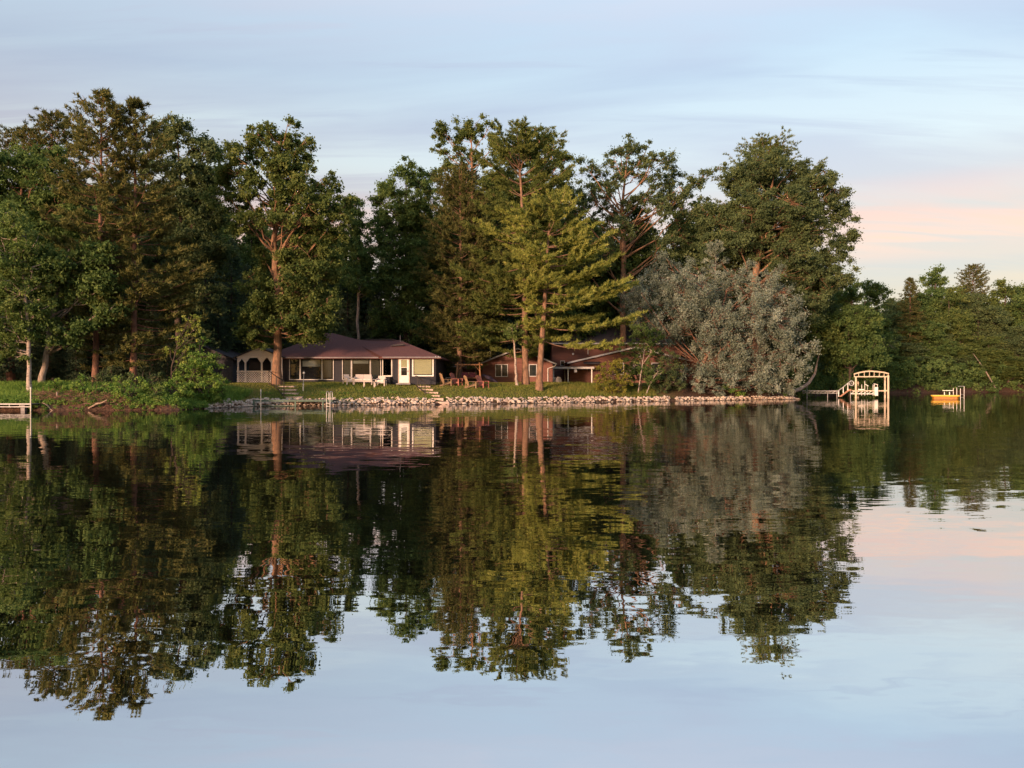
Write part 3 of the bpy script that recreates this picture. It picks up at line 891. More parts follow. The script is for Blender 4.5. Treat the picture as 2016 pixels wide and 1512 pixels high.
# shoreline saplings and shrubs
decid_px('sapling', 'young poplar with bright yellow green leaves above the leafy bank shrub', 345, 49.5,
         [(372, 628, 12), (385, 632, 10), (365, 648, 11), (378, 660, 10), (352, 668, 12), (345, 690, 12), (370, 690, 11), (358, 712, 12), (388, 645, 9)], [(338, 768, .05), (340, 720, .04), (352, 680, .03), (370, 632, .015)], L_BRIGHT, B_DARK, 40,
         k=26, m=18, lsize=.16, clr=.36, limb_r=.02, group='saplings on the bank')
SHR = [('dense tall bank shrub with glossy green leaves at the foot of the grey house lawn', 390, 50.2, [(388, 672, 18), (378, 700, 28), (400, 705, 26), (412, 735, 30), (380, 735, 34), (358, 745, 28), (425, 760, 24), (395, 765, 34), (370, 775, 28), (415, 780, 22), (435, 775, 14)], L_SHRUB),
       ('low spreading shrub hanging over the dark bank beside the tall glossy shrub', 338, 48.0, [(340, 758, 24), (322, 770, 22), (352, 775, 24), (335, 788, 18), (362, 790, 16), (318, 790, 12)], L_SHRUB),
       ('bright green shrub leaning over the water on the eroded bank', 258, 46.6, [(240, 762, 22), (262, 765, 24), (255, 785, 20), (276, 784, 18), (236, 782, 16), (262, 796, 12)], L_SHRUB),
       ('pale flowering shrub on the bank right of the bright green shrub', 298, 47.2, [(296, 760, 20), (312, 770, 18), (290, 778, 17), (306, 788, 14)], L_BIRCH),
       ('broad low shrub above the driftwood pile', 182, 47.4, [(150, 764, 20), (172, 760, 22), (195, 768, 20), (180, 778, 18), (212, 764, 20), (222, 776, 16)], L_SHRUB),
       ('weedy shrub behind the left dock end, near the slanting trunk', 112, 48.0, [(100, 764, 18), (120, 760, 20), (138, 768, 16), (108, 776, 16), (82, 773, 14)], L_SHRUB),
       ('shaded shrub under the thicker red pine, behind the pale flowering shrub', 280, 50.0, [(262, 745, 20), (285, 740, 22), (305, 748, 20), (240, 752, 16)], L_DARK),
       ('shaded shrub at the foot of the thinner red pine trunk', 200, 50.5, [(180, 745, 18), (205, 742, 20), (222, 750, 16), (160, 752, 14)], L_DARK),
       ('olive green bush at the edge of the lawn left of the silvery tree', 1205, 66.5, [(1195, 728, 20), (1215, 722, 20), (1185, 745, 18), (1208, 748, 24), (1228, 745, 18), (1200, 762, 18), (1222, 765, 16)], L_CEDAR),
       ('slim leafy tree clump in front of the right brown house wing', 1262, 69, [(1258, 655, 26), (1240, 680, 24), (1272, 690, 26), (1250, 715, 26), (1285, 660, 22), (1270, 735, 26), (1245, 748, 20)], L_MAPLE),
       ('dark leafy shrub below the left side of the silvery tree', 1310, 70, [(1300, 700, 26), (1322, 715, 24), (1305, 740, 26), (1330, 750, 22), (1295, 762, 18)], L_DARK),
       ('low grey green shrub under the leaning silvery tree trunk', 1388, 71.3, [(1372, 760, 16), (1395, 758, 18), (1412, 766, 14), (1380, 770, 12)], L_SILVER),
       ('small round green shrub between stones and silvery tree', 1440, 72.6, [(1435, 765, 13), (1452, 768, 12), (1444, 756, 12)], L_SHRUB),
       ('dark green shrub near the tip of the stony point', 1528, 75.2, [(1500, 752, 24), (1520, 748, 24), (1535, 762, 18), (1512, 768, 16), (1548, 768, 12)], L_MAPLE)]
for i, (lab, b, Y, lb, lf) in enumerate(SHR):
    top = min(l[1] - l[2] * .4 for l in lb)
    decid_px('shrub', lab, b, Y, lb, [(b, 790, .05), (b, (top + 790) / 2, .035), (b + 3, top, .015)], lf, B_DARK, 60 + i, depth=.8, cat='shrub', parts=('stem', 'foliage'), k=14, m=46, lsize=.15, clr=.45, group='shrubs along the water')
for i, (b, y0, x1, y1, lab) in enumerate([(1256, 775, 1268, 690, 'straight slim birch sapling on the stones left of the silvery tree'),
                                          (1271, 776, 1290, 738, 'leaning white birch sapling nearest the stones left of the silvery tree'),
                                          (1225, 772, 1242, 735, 'short slanting birch sapling beside the olive bush')]):
    decid_px('birch_sapling', lab, b, 68.3, [(x1, y1, 12), (x1 - 8, y1 + 10, 10), (x1 + 8, y1 - 12, 11)], [(b, y0, .055), ((b + x1) / 2, (y0 + y1) / 2, .045), (x1, y1, .02)], L_BIRCH, B_BIRCH, 80 + i, k=20, m=20, lsize=.16, clr=.4, group='saplings on the bank')

# ------------------------------------------------------------------ forest behind: a few prototypes, then copies
rng0 = np.random.default_rng(5)
PROTO = {}


def skyline(px):
    return float(np.interp(px, [-400, 0, 50, 98, 150, 205, 268, 300, 380, 430, 450, 480, 550, 615, 632, 690, 722, 742, 752, 800, 850, 860, 930, 985, 1080, 1115, 1125, 1250, 1340, 1440, 1505, 1600, 1650, 1690, 1700, 1740, 1800, 2016, 2600],
                           [260, 285, 270, 240, 240, 200, 215, 255, 262, 300, 330, 275, 262, 285, 350, 395, 425, 500, 380, 325, 335, 265, 250, 255, 285, 320, 365, 295, 345, 330, 290, 350, 370, 475, 560, 560, 540, 540, 540]))


def proto(kind, i):
    key = (kind, i)
    if key in PROTO: return PROTO[key]
    rng = np.random.default_rng(900 + i + (50 if kind == 'decid' else 0))
    if kind == 'spruce':
        ms = conif_core('forest_spruce', rng, 18, .22, [(.6, 2.9), (3, 3.1), (8, 2.4), (13, 1.4), (16.5, .6), (17.8, .1)], 'spruce', L_SPRUCE, B_DARK, dens=.8)
    else:
        ms = decid_core('forest_tree', rng, auto_lobes(rng, 18, 4.6, 30, .52, .47), straight(18, .24, rng), (L_DARK, L_MAPLE, L_OAK)[i % 3], B_DARK, k=4.4, m=56, lsize=.36, clr=1.0)
    PROTO[key] = ms
    return ms


FIRST = {}


def forest(kind, i, px, Y, toppy, label, group, s=None):
    x = SX(px, Y); z = GZ(x, Y) - .1
    H = SZ(toppy, Y) - z
    k = H / 18.0
    wd = k * rng0.uniform(.85, 1.15) if s is None else s
    key = (kind, i)
    loc = (x, Y, z); rz = rng0.uniform(0, 6.28)
    if key not in FIRST:
        FIRST[key] = put_tree('forest_spruce' if kind == 'spruce' else 'forest_tree', label, loc, proto(kind, i), group, rz, (wd, wd, k))
        return FIRST[key]
    return copy_tree(FIRST[key], label, loc, rz, (wd, wd, k), group)


# dark spruces and trees seen between the trunks and behind the houses
for px, Y, top in ((455, 74, 470), (405, 78, 430), (485, 80, 520), (640, 78, 500), (685, 76, 520), (720, 82, 500), (742, 77, 540), (760, 88, 470), (655, 86, 470), (430, 70, 560), (510, 72, 590), (600, 84, 440), (560, 76, 560), (705, 90, 470)):
    forest('spruce', rng0.integers(3), px, Y, top, 'dark spruce in the shaded forest behind the dark grey house', 'forest spruces behind the grey house')
for px, Y, top in ((870, 84, 480), (985, 82, 420), (1130, 92, 430), (1180, 90, 470), (1240, 94, 480), (1330, 92, 480), (1390, 90, 450), (1100, 86, 500), (960, 78, 590), (880, 77, 600), (1290, 88, 540), (1150, 96, 520), (1440, 95, 430), (1350, 85, 560)):
    forest('spruce', rng0.integers(3), px, Y, top, 'dark spruce in the shaded forest behind the brown house', 'forest spruces behind the brown house')
for px, Y, top in ((-60, 54, 330), (10, 60, 470), (70, 66, 420), (130, 60, 520), (160, 68, 360), (225, 62, 450), (240, 72, 330), (300, 58, 560), (310, 70, 420), (150, 58, 620), (60, 56, 640), (380, 66, 610), (330, 60, 650), (-20, 62, 600), (220, 58, 640), (110, 62, 660), (270, 66, 600), (15, 66, 640)):
    forest('spruce', rng0.integers(3), px, Y, top, 'dark spruce in the shade under the left bank pines', 'forest spruces on the left bank')
for px in range(-150, 1700, 75):
    for row, (Y, dp) in enumerate(((88, 90), (103, 150))):
        q = px + rng0.uniform(-30, 30) + row * 30
        if 715 < q < 765: continue
        forest('decid', rng0.integers(3), q, Y + rng0.uniform(-4, 4), skyline(q) + dp + rng0.uniform(0, 70), 'leafy tree deep in the forest behind the houses', 'forest trees behind the houses')
for px, Y, top in ((1128, 90, 405), (1165, 94, 420), (1275, 92, 430), (1330, 90, 405), (1385, 92, 390), (1425, 90, 395), (985, 90, 330), (905, 92, 340), (655, 92, 455), (600, 95, 400), (420, 84, 360)):
    forest('decid', rng0.integers(3), px, Y, top, 'leafy tree deep in the forest behind the houses', 'forest trees behind the houses')
# right end: trees of the cove and the far shore
decid_px('shore_tree', 'mid green tree with gaps of sky left of the far shore', 1690, 114,
         [(1648, 590, 26), (1700, 572, 22), (1728, 575, 22), (1670, 630, 36), (1715, 630, 36), (1645, 660, 30), (1690, 680, 38), (1735, 680, 32), (1650, 715, 30), (1700, 725, 30), (1740, 730, 26)],
         [(1688, 770, .22), (1690, 670, .18), (1705, 580, .05)], L_MAPLE, B_GREY, 50, lsize=.3, m=46)
decid_px('shore_tree', 'green tree hanging low over the cove behind the boat lift dock', 1640, 109,
         [(1630, 640, 26), (1650, 670, 28), (1632, 700, 28), (1655, 715, 26), (1640, 735, 26), (1620, 740, 22)], [(1636, 768, .18), (1640, 700, .12), (1640, 640, .04)], L_OAK, B_GREY, 51, lsize=.28, m=46)
for px, Y, top, i, lab in ((1768, 136, 590, 0, 'rounded tree left of the tallest far shore tree'), (1838, 140, 522, 1, 'tallest dark tree on the far shore'), (1872, 132, 560, 2, 'bright green tree in front of the tallest far shore tree'),
                           (1800, 130, 600, 1, 'low full tree on the far shore behind the boat lift'), (1925, 134, 575, 0, 'full tree on the far shore behind the swim raft'),
                           (1975, 138, 545, 2, 'high tree on the far shore near the right picture edge'), (2020, 134, 560, 1, 'tree cut by the right picture edge on the far shore'),
                           (2080, 140, 530, 0, 'tree beyond the right picture edge on the far shore')):
    forest('decid', i, px, Y, top, lab, 'far shore trees', s=(1.25 if top < 560 else 1.1))
ORD = ('leftmost', 'second from the left', 'third from the left', 'fourth from the left', 'fifth from the left', 'fifth from the right', 'fourth from the right', 'third from the right', 'second from the right', 'rightmost')
for nth, (px, Y, top) in zip(ORD, ((1735, 122, 690), (1770, 127.5, 660), (1830, 128.5, 640), (1860, 128, 690), (1895, 129, 650), (1925, 127.5, 700), (1950, 128.5, 660), (1985, 127, 690), (2005, 128, 640), (2050, 127, 650))):
    forest('decid', rng0.integers(3), px, Y, top, 'low tree overhanging the far waterline, ' + nth + ' of ten', 'low trees along the far waterline', s=.95)
for px, Y, top in ((1760, 150, 585), (1820, 155, 575), (1890, 150, 565), (1950, 155, 585), (2010, 152, 560), (2090, 150, 560), (2160, 145, 550), (1700, 140, 590)):
    forest('decid', rng0.integers(3), px, Y, top, 'tree in the wooded rear of the far shore', 'rear trees of the far shore', s=1.3)
conif_px('dying_pine', 'thin brownish pine standing clear on the far shore skyline', 1916, (1914, 522), 142, [(700, 20), (600, 26), (560, 26), (540, 16), (526, 4)], 'white', L_BROWNP, B_RED, 52, .2)
conif_px('dead_pine', 'slim olive brown conifer among the far shore trees', 1792, (1790, 548), 128, [(700, 24), (640, 26), (590, 16), (552, 4)], 'spruce', L_BROWNP, B_RED, 53, .2)
# bare trunks that lean out over the far waterline
for i, (x0, y0, x1, y1, lab) in enumerate(((1838, 773, 1785, 722, 'long bare trunk leaning left over the far waterline'), (1848, 771, 1870, 725, 'short bare trunk leaning right behind the swim raft'),
                                           (1961, 765, 1915, 695, 'long thin bare trunk leaning left, right of the raft ladder'), (1812, 768, 1795, 752, 'short bare stub leaning left over the far waterline'))):
    Y = 124.5
    a = P(x0, y0, Y); b = P(x1, y1, Y + 2)
    tag(MB().tube([a, a.lerp(b, .5) + Vector((0, 0, .3)), b], [.11, .09, .04], 6).build('leaning_snag', B_GREY, None, a), lab, 'snag', 'leaning trunks on the far shore')
a = P(1562, 771, 80)
tag(MB().tube([P(1545, 776, 79), P(1575, 766, 80), P(1592, 754, 81), P(1604, 736, 82), P(1612, 700, 82)], [.2, .19, .17, .14, .07], 8).build('curved_snag', B_GREY, None, P(1545, 776, 79)), 'bent bare trunk curving up out of the point beside the cedar', 'snag')

# undergrowth and saplings that close the forest near the ground
rng = np.random.default_rng(77)
def undergrowth(name, label, x0, x1, y0, y1, n, hmax, leaf, size, gap=None):
    x = rng.uniform(x0, x1, n) ; y = rng.uniform(y0, y1, n)
    keep = sdist(x, y) > 6
    x = x[keep]; y = y[keep]
    h = hmax * rng.random(len(x)) ** 1.2
    C = np.stack([x, y, ground_z(x, y) + h * (.8 + .2 * np.sin(x * .6))], 1)
    g = Geo()
    leaf_cloud(g, rng, C, rng.uniform(.8, 1.6, len(C)), 26, size)
    tag(link(bpy.data.objects.new(name, g.mesh(name, leaf))), label, None, None, 'stuff')
undergrowth('undergrowth', 'dark undergrowth closing the forest behind the houses', -80, 34, 84, 104, 2600, 9, L_DARK, .5)
undergrowth('undergrowth', 'dark undergrowth under the left bank pines', -60, -26, 62, 76, 900, 7, L_DARK, .45)
undergrowth('undergrowth', 'undergrowth closing the far shore wood', 45, 140, 124, 150, 2400, 12, L_DARK, .6)
n = 1500
i_ = rng.uniform(0, 1, n)
sx_ = np.interp(i_, np.linspace(0, 1, 9), [30.5, 34, 40, 50, 62, 80, 100, 120, 140]); sy_ = np.interp(sx_, SH[:, 0], SH[:, 1]) + rng.uniform(-1.0, 4, n)
C = np.stack([sx_, sy_, np.maximum(ground_z(sx_, sy_), .1) + rng.random(n) ** 1.4 * 4.5 + .25], 1)
g = Geo(); leaf_cloud(g, rng, C, rng.uniform(.6, 1.2, n), 34, .36)
tag(link(bpy.data.objects.new('shore_brush', g.mesh('shore_brush', L_MAPLE))), 'leafy brush hanging over the far waterline', None, None, 'stuff')


# ------------------------------------------------------------------ building helpers
Z = Vector((0, 0, 1))


class Wall:
    """a wall plane: origin, direction along it, normal towards the viewer"""
    def __init__(s, a, b, z0):
        a = Vector((a[0], a[1], 0)); b = Vector((b[0], b[1], 0))
        s.o = a; s.t = (b - a).normalized(); s.len = (b - a).length
        s.n = Vector((s.t.y, -s.t.x, 0)); s.z0 = z0

    def p(s, u, z, d=0.0):
        q = s.o + s.t * u + s.n * d
        return Vector((q.x, q.y, z))

    def u(s, px):
        """distance along the wall where the sight line of photo column px meets it"""
        k = (px - 1008.0) / FPX
        return (k * s.o.y - s.o.x) / (s.t.x - k * s.t.y)

    def z(s, py, u):
        return SZ(py, s.o.y + s.t.y * u)

    def box(s, mb, u0, u1, z0, z1, d0, d1):
        mb.prism([s.p(u0, z0, d0), s.p(u1, z0, d0), s.p(u1, z1, d0), s.p(u0, z1, d0)], s.n * (d1 - d0))

    def siding(s, mb, span, z0, z1, board=.17, core=.12, lip=.03):
        """lapped boards; span(z) -> (u0, u1)"""
        z = z0
        while z < z1 - .01:
            zt = min(z + board, z1)
            u0, u1 = span(z); v0, v1 = span(zt - .002)
            if u1 - u0 > .05:
                if v1 <= v0: v0 = v1 = (u0 + u1) / 2
                A = [s.p(u0, z, lip), s.p(u1, z, lip), s.p(v1, zt, 0), s.p(v0, zt, 0)]
                B = [s.p(u0, z, -core), s.p(u1, z, -core), s.p(v1, zt, -core), s.p(v0, zt, -core)]
                b = len(mb.v)
                mb.v += [tuple(q) for q in A + B]
                for f in ((0, 1, 2, 3), (7, 6, 5, 4), (0, 4, 5, 1), (1, 5, 6, 2), (2, 6, 7, 3), (3, 7, 4, 0)):
                    mb.f.append(tuple(b + i for i in f))
            z = zt


def window(par, wl, px0, px1, py0, py1, fw, fm, inner=(), mull=(), base=.035):
    """framed window: frame (part) > backing, pane, blinds and curtains (sub-parts). inner (name, mat, u0,u1,v0,v1 fractions)"""
    u0, u1 = wl.u(px0), wl.u(px1)
    um = (u0 + u1) / 2
    z1, z0 = wl.z(py0, um), wl.z(py1, um)
    m = MB()
    wl.box(m, u0, u1, z1 - fw, z1, base, base + .06)
    wl.box(m, u0, u1, z0, z0 + fw, base, base + .062)
    wl.box(m, u0, u0 + fw, z0 + fw, z1 - fw, base, base + .058)
    wl.box(m, u1 - fw, u1, z0 + fw, z1 - fw, base, base + .058)
    for f, wd in mull:
        c = u0 + (u1 - u0) * f
        wl.box(m, c - wd / 2, c + wd / 2, z0 + fw, z1 - fw, base, base + .05)
    o = m.build('window', fm, par)
    a0, a1, b0, b1 = u0 + fw, u1 - fw, z0 + fw, z1 - fw
    k = MB(); wl.box(k, a0, a1, b0, b1, base - .002, base + .004); k.build('room_shade_panel', M_DARK, o)  # flat panel on the wall, room darkness painted in its colour
    for nm, mt, f0, f1, g0, g1 in inner:
        k = MB(); wl.box(k, a0 + (a1 - a0) * f0, a0 + (a1 - a0) * f1, b0 + (b1 - b0) * g0, b0 + (b1 - b0) * g1, base + .010, base + .016)
        k.build(nm, mt, o)
    k = MB(); wl.box(k, a0, a1, b0, b1, base + .028, base + .034); k.build('pane', M_GLASS, o)
    return o


def hip_roof(x0, x1, y0, y1, ze, r0, r1, th=.14):
    """solid hip roof: eave rectangle at ze, ridge from r0 to r1 (x,y,z)"""
    m = MB()
    m.v += [(x0, y0, ze - th), (x1, y0, ze - th), (x1, y1, ze - th), (x0, y1, ze - th), (x0, y0, ze), (x1, y0, ze), (x1, y1, ze), (x0, y1, ze), r0, r1]
    m.f += [(0, 3, 2, 1), (0, 1, 5, 4), (1, 2, 6, 5), (2, 3, 7, 6), (3, 0, 4, 7), (4, 5, 9, 8), (5, 6, 9), (6, 7, 8, 9), (7, 4, 8)]
    return m


def slope(mb, a, b, dv, th):
    """roof slab between front rake a->b swept back by dv"""
    a = Vector(a); b = Vector(b); dn = Vector((0, 0, -th))
    mb.prism([a, b, b + dn, a + dn], dv)


def ground_hit(px, py, lift=0.0, y0=44, y1=80):
    ys = np.arange(y0, y1, .05)
    xs = (px - 1008.0) / FPX * ys
    hit = ground_z(xs, ys) + lift >= EYE - (py - HOR) / FPX * ys
    Y = float(ys[hit.argmax()])
    return Vector((SX(px, Y), Y, GZ(SX(px, Y), Y)))


# ------------------------------------------------------------------ dark grey lake house
HY, WY = 63.5, 62.0
gz = 1.50
hx0, hx1 = SX(538, HY), SX(752, HY)
wx0, wx1 = SX(776, WY), SX(857, WY)
house = thing('lake_house', 'single storey charcoal sided lake house with reddish brown hip roof', 'house', (-14, 66, 1.6))
wm_ = Wall((hx0, HY), (hx1, HY), gz)
wa = Wall((hx1, HY), (wx0, WY), gz)
wf = Wall((wx0, WY), (wx1, WY), gz)
wr = Wall((wx1, WY), (wx1 + .1, 71), gz)
m = MB()
for q in (wm_, wa, wf, wr):
    q.siding(m, lambda z, q=q: (0, q.len), gz, 3.70)
m.box(hx0, hx1 - .1, HY + .15, 71, gz, 3.69)
m.build('wall', M_SIDING, house)
for q, u in ((wa, 0), (wf, 0), (wf, wf.len), (wm_, wm_.len * 0)):
    m = MB(); q.box(m, u - .05, u + .05, gz, 3.66, .02, .05)
    m.build('corner_trim', M_SIDING, house)
ridge_y = 67.5
roof = hip_roof(SX(526, 63) - .2, SX(842, 63), 62.4, 72, 3.74, (SX(640, ridge_y), ridge_y, SZ(656, ridge_y)), (SX(656, ridge_y), ridge_y, SZ(656, ridge_y))).build('roof', M_ROOF, house)
wing = hip_roof(SX(752, 61.5), SX(869, 61.5), 61.5, 71.6, 3.72, (SX(690, 66.6), 66.6, SZ(669, 66.6)), (SX(786, 66.6), 66.6, SZ(669.5, 66.6))).build('wing_roof', M_ROOF, house)
MB().bar((SX(716, 66.55), 66.55, SZ(668.5, 66.55)), (SX(778, 66.55), 66.55, SZ(668.5, 66.55)), .3, .10).build('ridge_vent', M_FASCIA, wing)
MB().bar((SX(771, 64.6), 64.6, SZ(680.5, 64.6)), (SX(797, 64.6), 64.6, SZ(678, 64.6)), .35, .12).build('ridge_vent', M_FASCIA, wing)
MB().tube([(SX(788, 66), 66, 5.0), (SX(788, 66), 66, SZ(660, 66))], .03, 6).build('vent_pipe', M_GUTTER, wing)
for py in (664, 675):
    Yp = 65.2 if py > 670 else 66.4
    q = P(637, py, Yp)
    MB().tube([q - Z * .35, q - Z * .05, q - Z * .04, q + Z * .1], [.05, .05, .1, .08], 8).build('vent_cap', M_WHITE, roof)
MB().bar((SX(552, 62.33), 62.33, 3.70), (SX(745, 62.33), 62.33, 3.70), .1, .09).build('gutter', M_GUTTER, roof)
MB().bar((SX(753, 61.43), 61.43, 3.69), (SX(868, 61.43), 61.43, 3.69), .1, .09).build('gutter', M_GUTTER, wing)
m = MB(); e = wf.p(wf.len - .06, 3.6, .1)
m.tube([e + Vector((.1, -.4, 0)), e, wf.p(wf.len - .05, 1.75, .07), wf.p(wf.len + .25, 1.62, .2)], .035, 6)
m.build('downspout', M_SIDING, house)
for px in (857.5, 863):
    q = P(px, 702.5, 61.6)
    MB().tube([q + Vector((0, .1, .05)), q + Vector((0, 0, 0)), q + Vector((.03, -.12, -.06))], [.03, .05, .09], 8).build('floodlight', M_WHITE, house)
window(house, wm_, 570, 657.5, 705, 748, .055, M_TRIM, (('curtain', M_CURTAIN, .02, .20, .22, .93), ('blind', M_BLIND, .29, .70, .62, .96), ('curtain', M_CURTAIN, .77, .96, .10, .95)),
       ((.245, .12), (.735, .12)))
window(house, wm_, 674, 750.5, 705, 747.5, .055, M_TRIM, (('curtain', M_CURTAIN, .03, .20, .05, .95), ('blind', M_BLIND, .28, .68, .76, .95), ('curtain', M_CURTAIN, .77, .97, .04, .95)),
       ((.24, .12), (.725, .12)))
window(house, wa, 754.5, 773.5, 703.5, 741.5, .10, M_WHITE, (('screen', M_BROWN, .05, .95, .05, .95),))
window(house, wf, 811.5, 854, 703, 741, .11, M_WHITE, (('blind', M_BLINDY, .04, .96, .05, .96),), base=.036)
m = MB()
u0, u1 = wf.u(784), wf.u(807); zt = SZ(702.5, WY); zb = 1.60
wf.box(m, u0, u0 + .08, zb, zt, .03, .08); wf.box(m, u1 - .08, u1, zb, zt, .03, .08); wf.box(m, u0 + .08, u1 - .08, zt - .08, zt, .03, .078)
m.build('door_frame', mat('door_frame_tan', (.42, .32, .26), rough=.6), house)
m = MB(); a0, a1 = u0 + .085, u1 - .085
gx0, gx1 = wf.u(790), wf.u(801.5); gz0, gz1 = SZ(739, WY), SZ(708.5, WY)
wf.box(m, a0, gx0, zb + .03, zt - .085, .03, .07); wf.box(m, gx1, a1, zb + .03, zt - .085, .03, .07)
wf.box(m, gx0, gx1, gz1, zt - .085, .03, .07); wf.box(m, gx0, gx1, zb + .03, gz0, .03, .07)
door = m.build('door', M_WHITE, house)
m = MB(); wf.box(m, gx0, gx1, gz0, gz1, .031, .036); m.build('room_shade_panel', M_DARK, door)  # panel behind the door glass, unlit interior painted near-black
zm = gz0 + (gz1 - gz0) * .52
m = MB(); wf.box(m, gx0, gx1, zm, gz1, .040, .045); m.build('blind', M_BLINDY, door)
m = MB(); wf.box(m, gx0, gx1, gz0 + (gz1 - gz0) * .27, zm - .02, .040, .045); m.build('shade', M_CURTAIN, door)
m = MB(); wf.box(m, gx0, gx1, gz0, gz1, .05, .056); m.build('pane', M_GLASS, door)
m = MB(); wf.box(m, gx0, gx1, zm - .03, zm + .01, .057, .075); m.build('glazing_bar', M_WHITE, door)
m = MB(); wf.box(m, a1 - .09, a1 - .05, 2.5, 2.62, .07, .11); m.build('handle', M_GUTTER, door)
m = MB(); wf.box(m, u0 - .1, u1 + .1, 1.5, 1.60, .0, .55); m.build('doorstep', M_CAB, house)

# ------------------------------------------------------------------ porch with lattice at the left end of the house
PY = 62.2
porch = thing('porch', 'open porch with pinkish white posts, lattice skirt and sided gable, left of the oak trunk', 'porch', (SX(505, PY), PY + 1, 1.55))
pw = Wall((SX(466, PY), PY), (SX(556, PY), PY), 1.5)
zr, zo = SZ(731, PY), SZ(704, PY)
for px in (468.5, 483, 515, 535, 554):
    u = pw.u(px); m = MB(); pw.box(m, u - .06, u + .06, 1.52, zo, -.12, 0); m.build('post', M_LATT, porch)
m = MB(); pw.box(m, 0, pw.len, zr - .04, zr + .05, -.10, .03); m.build('rail', M_LATT, porch)
m = MB(); pw.box(m, 0, pw.len, zo - .02, zo + .10, -.11, .012); m.build('beam', M_LATT, porch)
m = MB()
h = zr - .05 - 1.55; st = .19
for k in range(-int(h / st) - 1, int(pw.len / st) + 1):
    for sgn in (1, -1):
        ua = k * st; ub = ua + h
        z0, z1 = (1.55, 1.55 + h) if sgn > 0 else (1.55 + h, 1.55)
        c0 = max(ua, 0.0); c1 = min(ub, pw.len)
        if c1 - c0 < .03: continue
        f0 = (c0 - ua) / h; f1 = (c1 - ua) / h
        m.bar(pw.p(c0, z0 + (z1 - z0) * f0, .005 * sgn - .03), pw.p(c1, z0 + (z1 - z0) * f1, .005 * sgn - .03), .05, .008, up=pw.n)
m.build('lattice', M_LATT, porch)['kind'] = 'stuff'
for px, sg in ((483, 1), (483, -1), (515, 1), (515, -1), (535, -1), (468.5, 1)):
    u = pw.u(px); m = MB()
    m.prism([pw.p(u, zo - .02, -.05), pw.p(u + sg * .36, zo - .02, -.05), pw.p(u + sg * .07, zo - .42, -.05), pw.p(u, zo - .42, -.05)], pw.n * .03)
    m.build('bracket', M_LATT, porch)
up_, zp = pw.u(508), SZ(685, PY)
m = MB()
pw.siding(m, lambda z: (max(0, (z - zo - .1) / (zp - zo - .1) * up_), pw.len - max(0, (z - zo - .1) / (zp - zo - .1)) * (pw.len - up_)), zo + .1, zp, board=.12, core=.06, lip=.02)
m.build('gable_siding', M_PINKW, porch)
m = MB()
slope(m, pw.p(-.25, zo + .02, .15), pw.p(up_, zp + .10, .15), (0, 3.4, 0), .09)
m.build('roof', M_ROOF2, porch)
m = MB()
slope(m, pw.p(up_, zp + .103, .152), pw.p(pw.len + .15, zo + .05, .152), (0, 3.4, 0), .09)
m.build('roof', M_ROOF2, porch)
m = MB(); m.box(SX(466, PY), SX(556, PY), PY + .05, PY + 3, 1.45, 1.56); m.build('floor', M_DECK, porch)
m = MB(); m.box(SX(466, PY) - .02, SX(556, PY), PY + 3.0, PY + 3.1, 1.5, zo + .02); m.build('rear_wall', M_SIDING, porch)
# shed
SY = 67.0
shed = thing('shed', 'dark grey garage with sloping roof edge behind the bank shrub, left of the porch', 'shed', (SX(420, SY), SY, 1.6))
sw = Wall((SX(345, SY), SY), (SX(459, SY), SY), 1.5)
zs, pk = SZ(707, SY), SZ(682, SY); um = sw.u(395)
m = MB()
sw.siding(m, lambda z: (0, sw.len) if z < zs else ((z - zs) / (pk - zs) * um, sw.len - (z - zs) / (pk - zs) * (sw.len - um)), 1.5, pk, board=.2)
m.box(SX(459, SY) - .12, SX(459, SY), SY + .13, SY + 6, 1.5, zs)
m.build('wall', mat('siding_slate', (.085, .080, .085), (.065, .06, .066), .7, 2.5, (.4, .4, 8)), shed)
for a, b in ((sw.p(-.3, zs, .3), sw.p(um, pk + .14, .3)), (sw.p(um, pk + .143, .3), sw.p(sw.len + .3, zs, .3))):
    m = MB(); slope(m, a, b, (0, 6.5, 0), .12); m.build('roof', M_ROOF2, shed)
m = MB(); sw.box(m, sw.u(438), sw.u(456), 1.55, SZ(722, SY), .035, .06)
m.build('garage_door', mat('door_slate', (.11, .10, .105), rough=.6), shed)

# ------------------------------------------------------------------ brown cottage and the larger brown house
CY = 72.0
cot = thing('brown_cottage', 'low reddish brown gabled cottage behind the two central pine trunks', 'house', (SX(1020, CY), CY + 3, 1.6))
cw = Wall((SX(950, CY), CY), (SX(1088, CY), CY), 1.4)
ze, zk = SZ(715, CY), SZ(688, CY); um = cw.len / 2
m = MB()
cw.siding(m, lambda z: (0, cw.len) if z < ze else ((z - ze) / (zk - ze) * um, cw.len - (z - ze) / (zk - ze) * um), 1.4, zk, board=.17)
Wall((cw.p(cw.len, 0).x, CY), (cw.p(cw.len, 0).x, CY + 8), 1.4).siding(m, lambda z: (0.13, 8), 1.4, ze, board=.17)
m.build('wall', M_BROWN, cot)
for a, b in ((cw.p(-.35, ze - .02, .35), cw.p(um, zk + .16, .35)), (cw.p(um, zk + .163, .352), cw.p(cw.len + .35, ze - .02, .352))):
    m = MB(); slope(m, a, b, (0, 9, 0), .10); rf = m.build('roof', M_ROOF2, cot)
    m = MB(); m.bar(a + Vector((0, -.02, -.08)), b + Vector((0, -.02, -.08)), .03, .13); m.build('fascia', M_TRIM, rf)
window(cot, cw, 975, 1000, 717, 742, .07, M_TRIM, (('curtain', M_CURTAIN, .03, .47, .03, .97), ('curtain', M_CURTAIN, .53, .97, .03, .97)), ((.5, .09),))
window(cot, cw, 1041, 1057, 717, 741.5, .07, M_TRIM, (('curtain', M_CURTAIN, .03, .97, .03, .97),))
m = MB(); q = cw.p(cw.len, ze, .3)
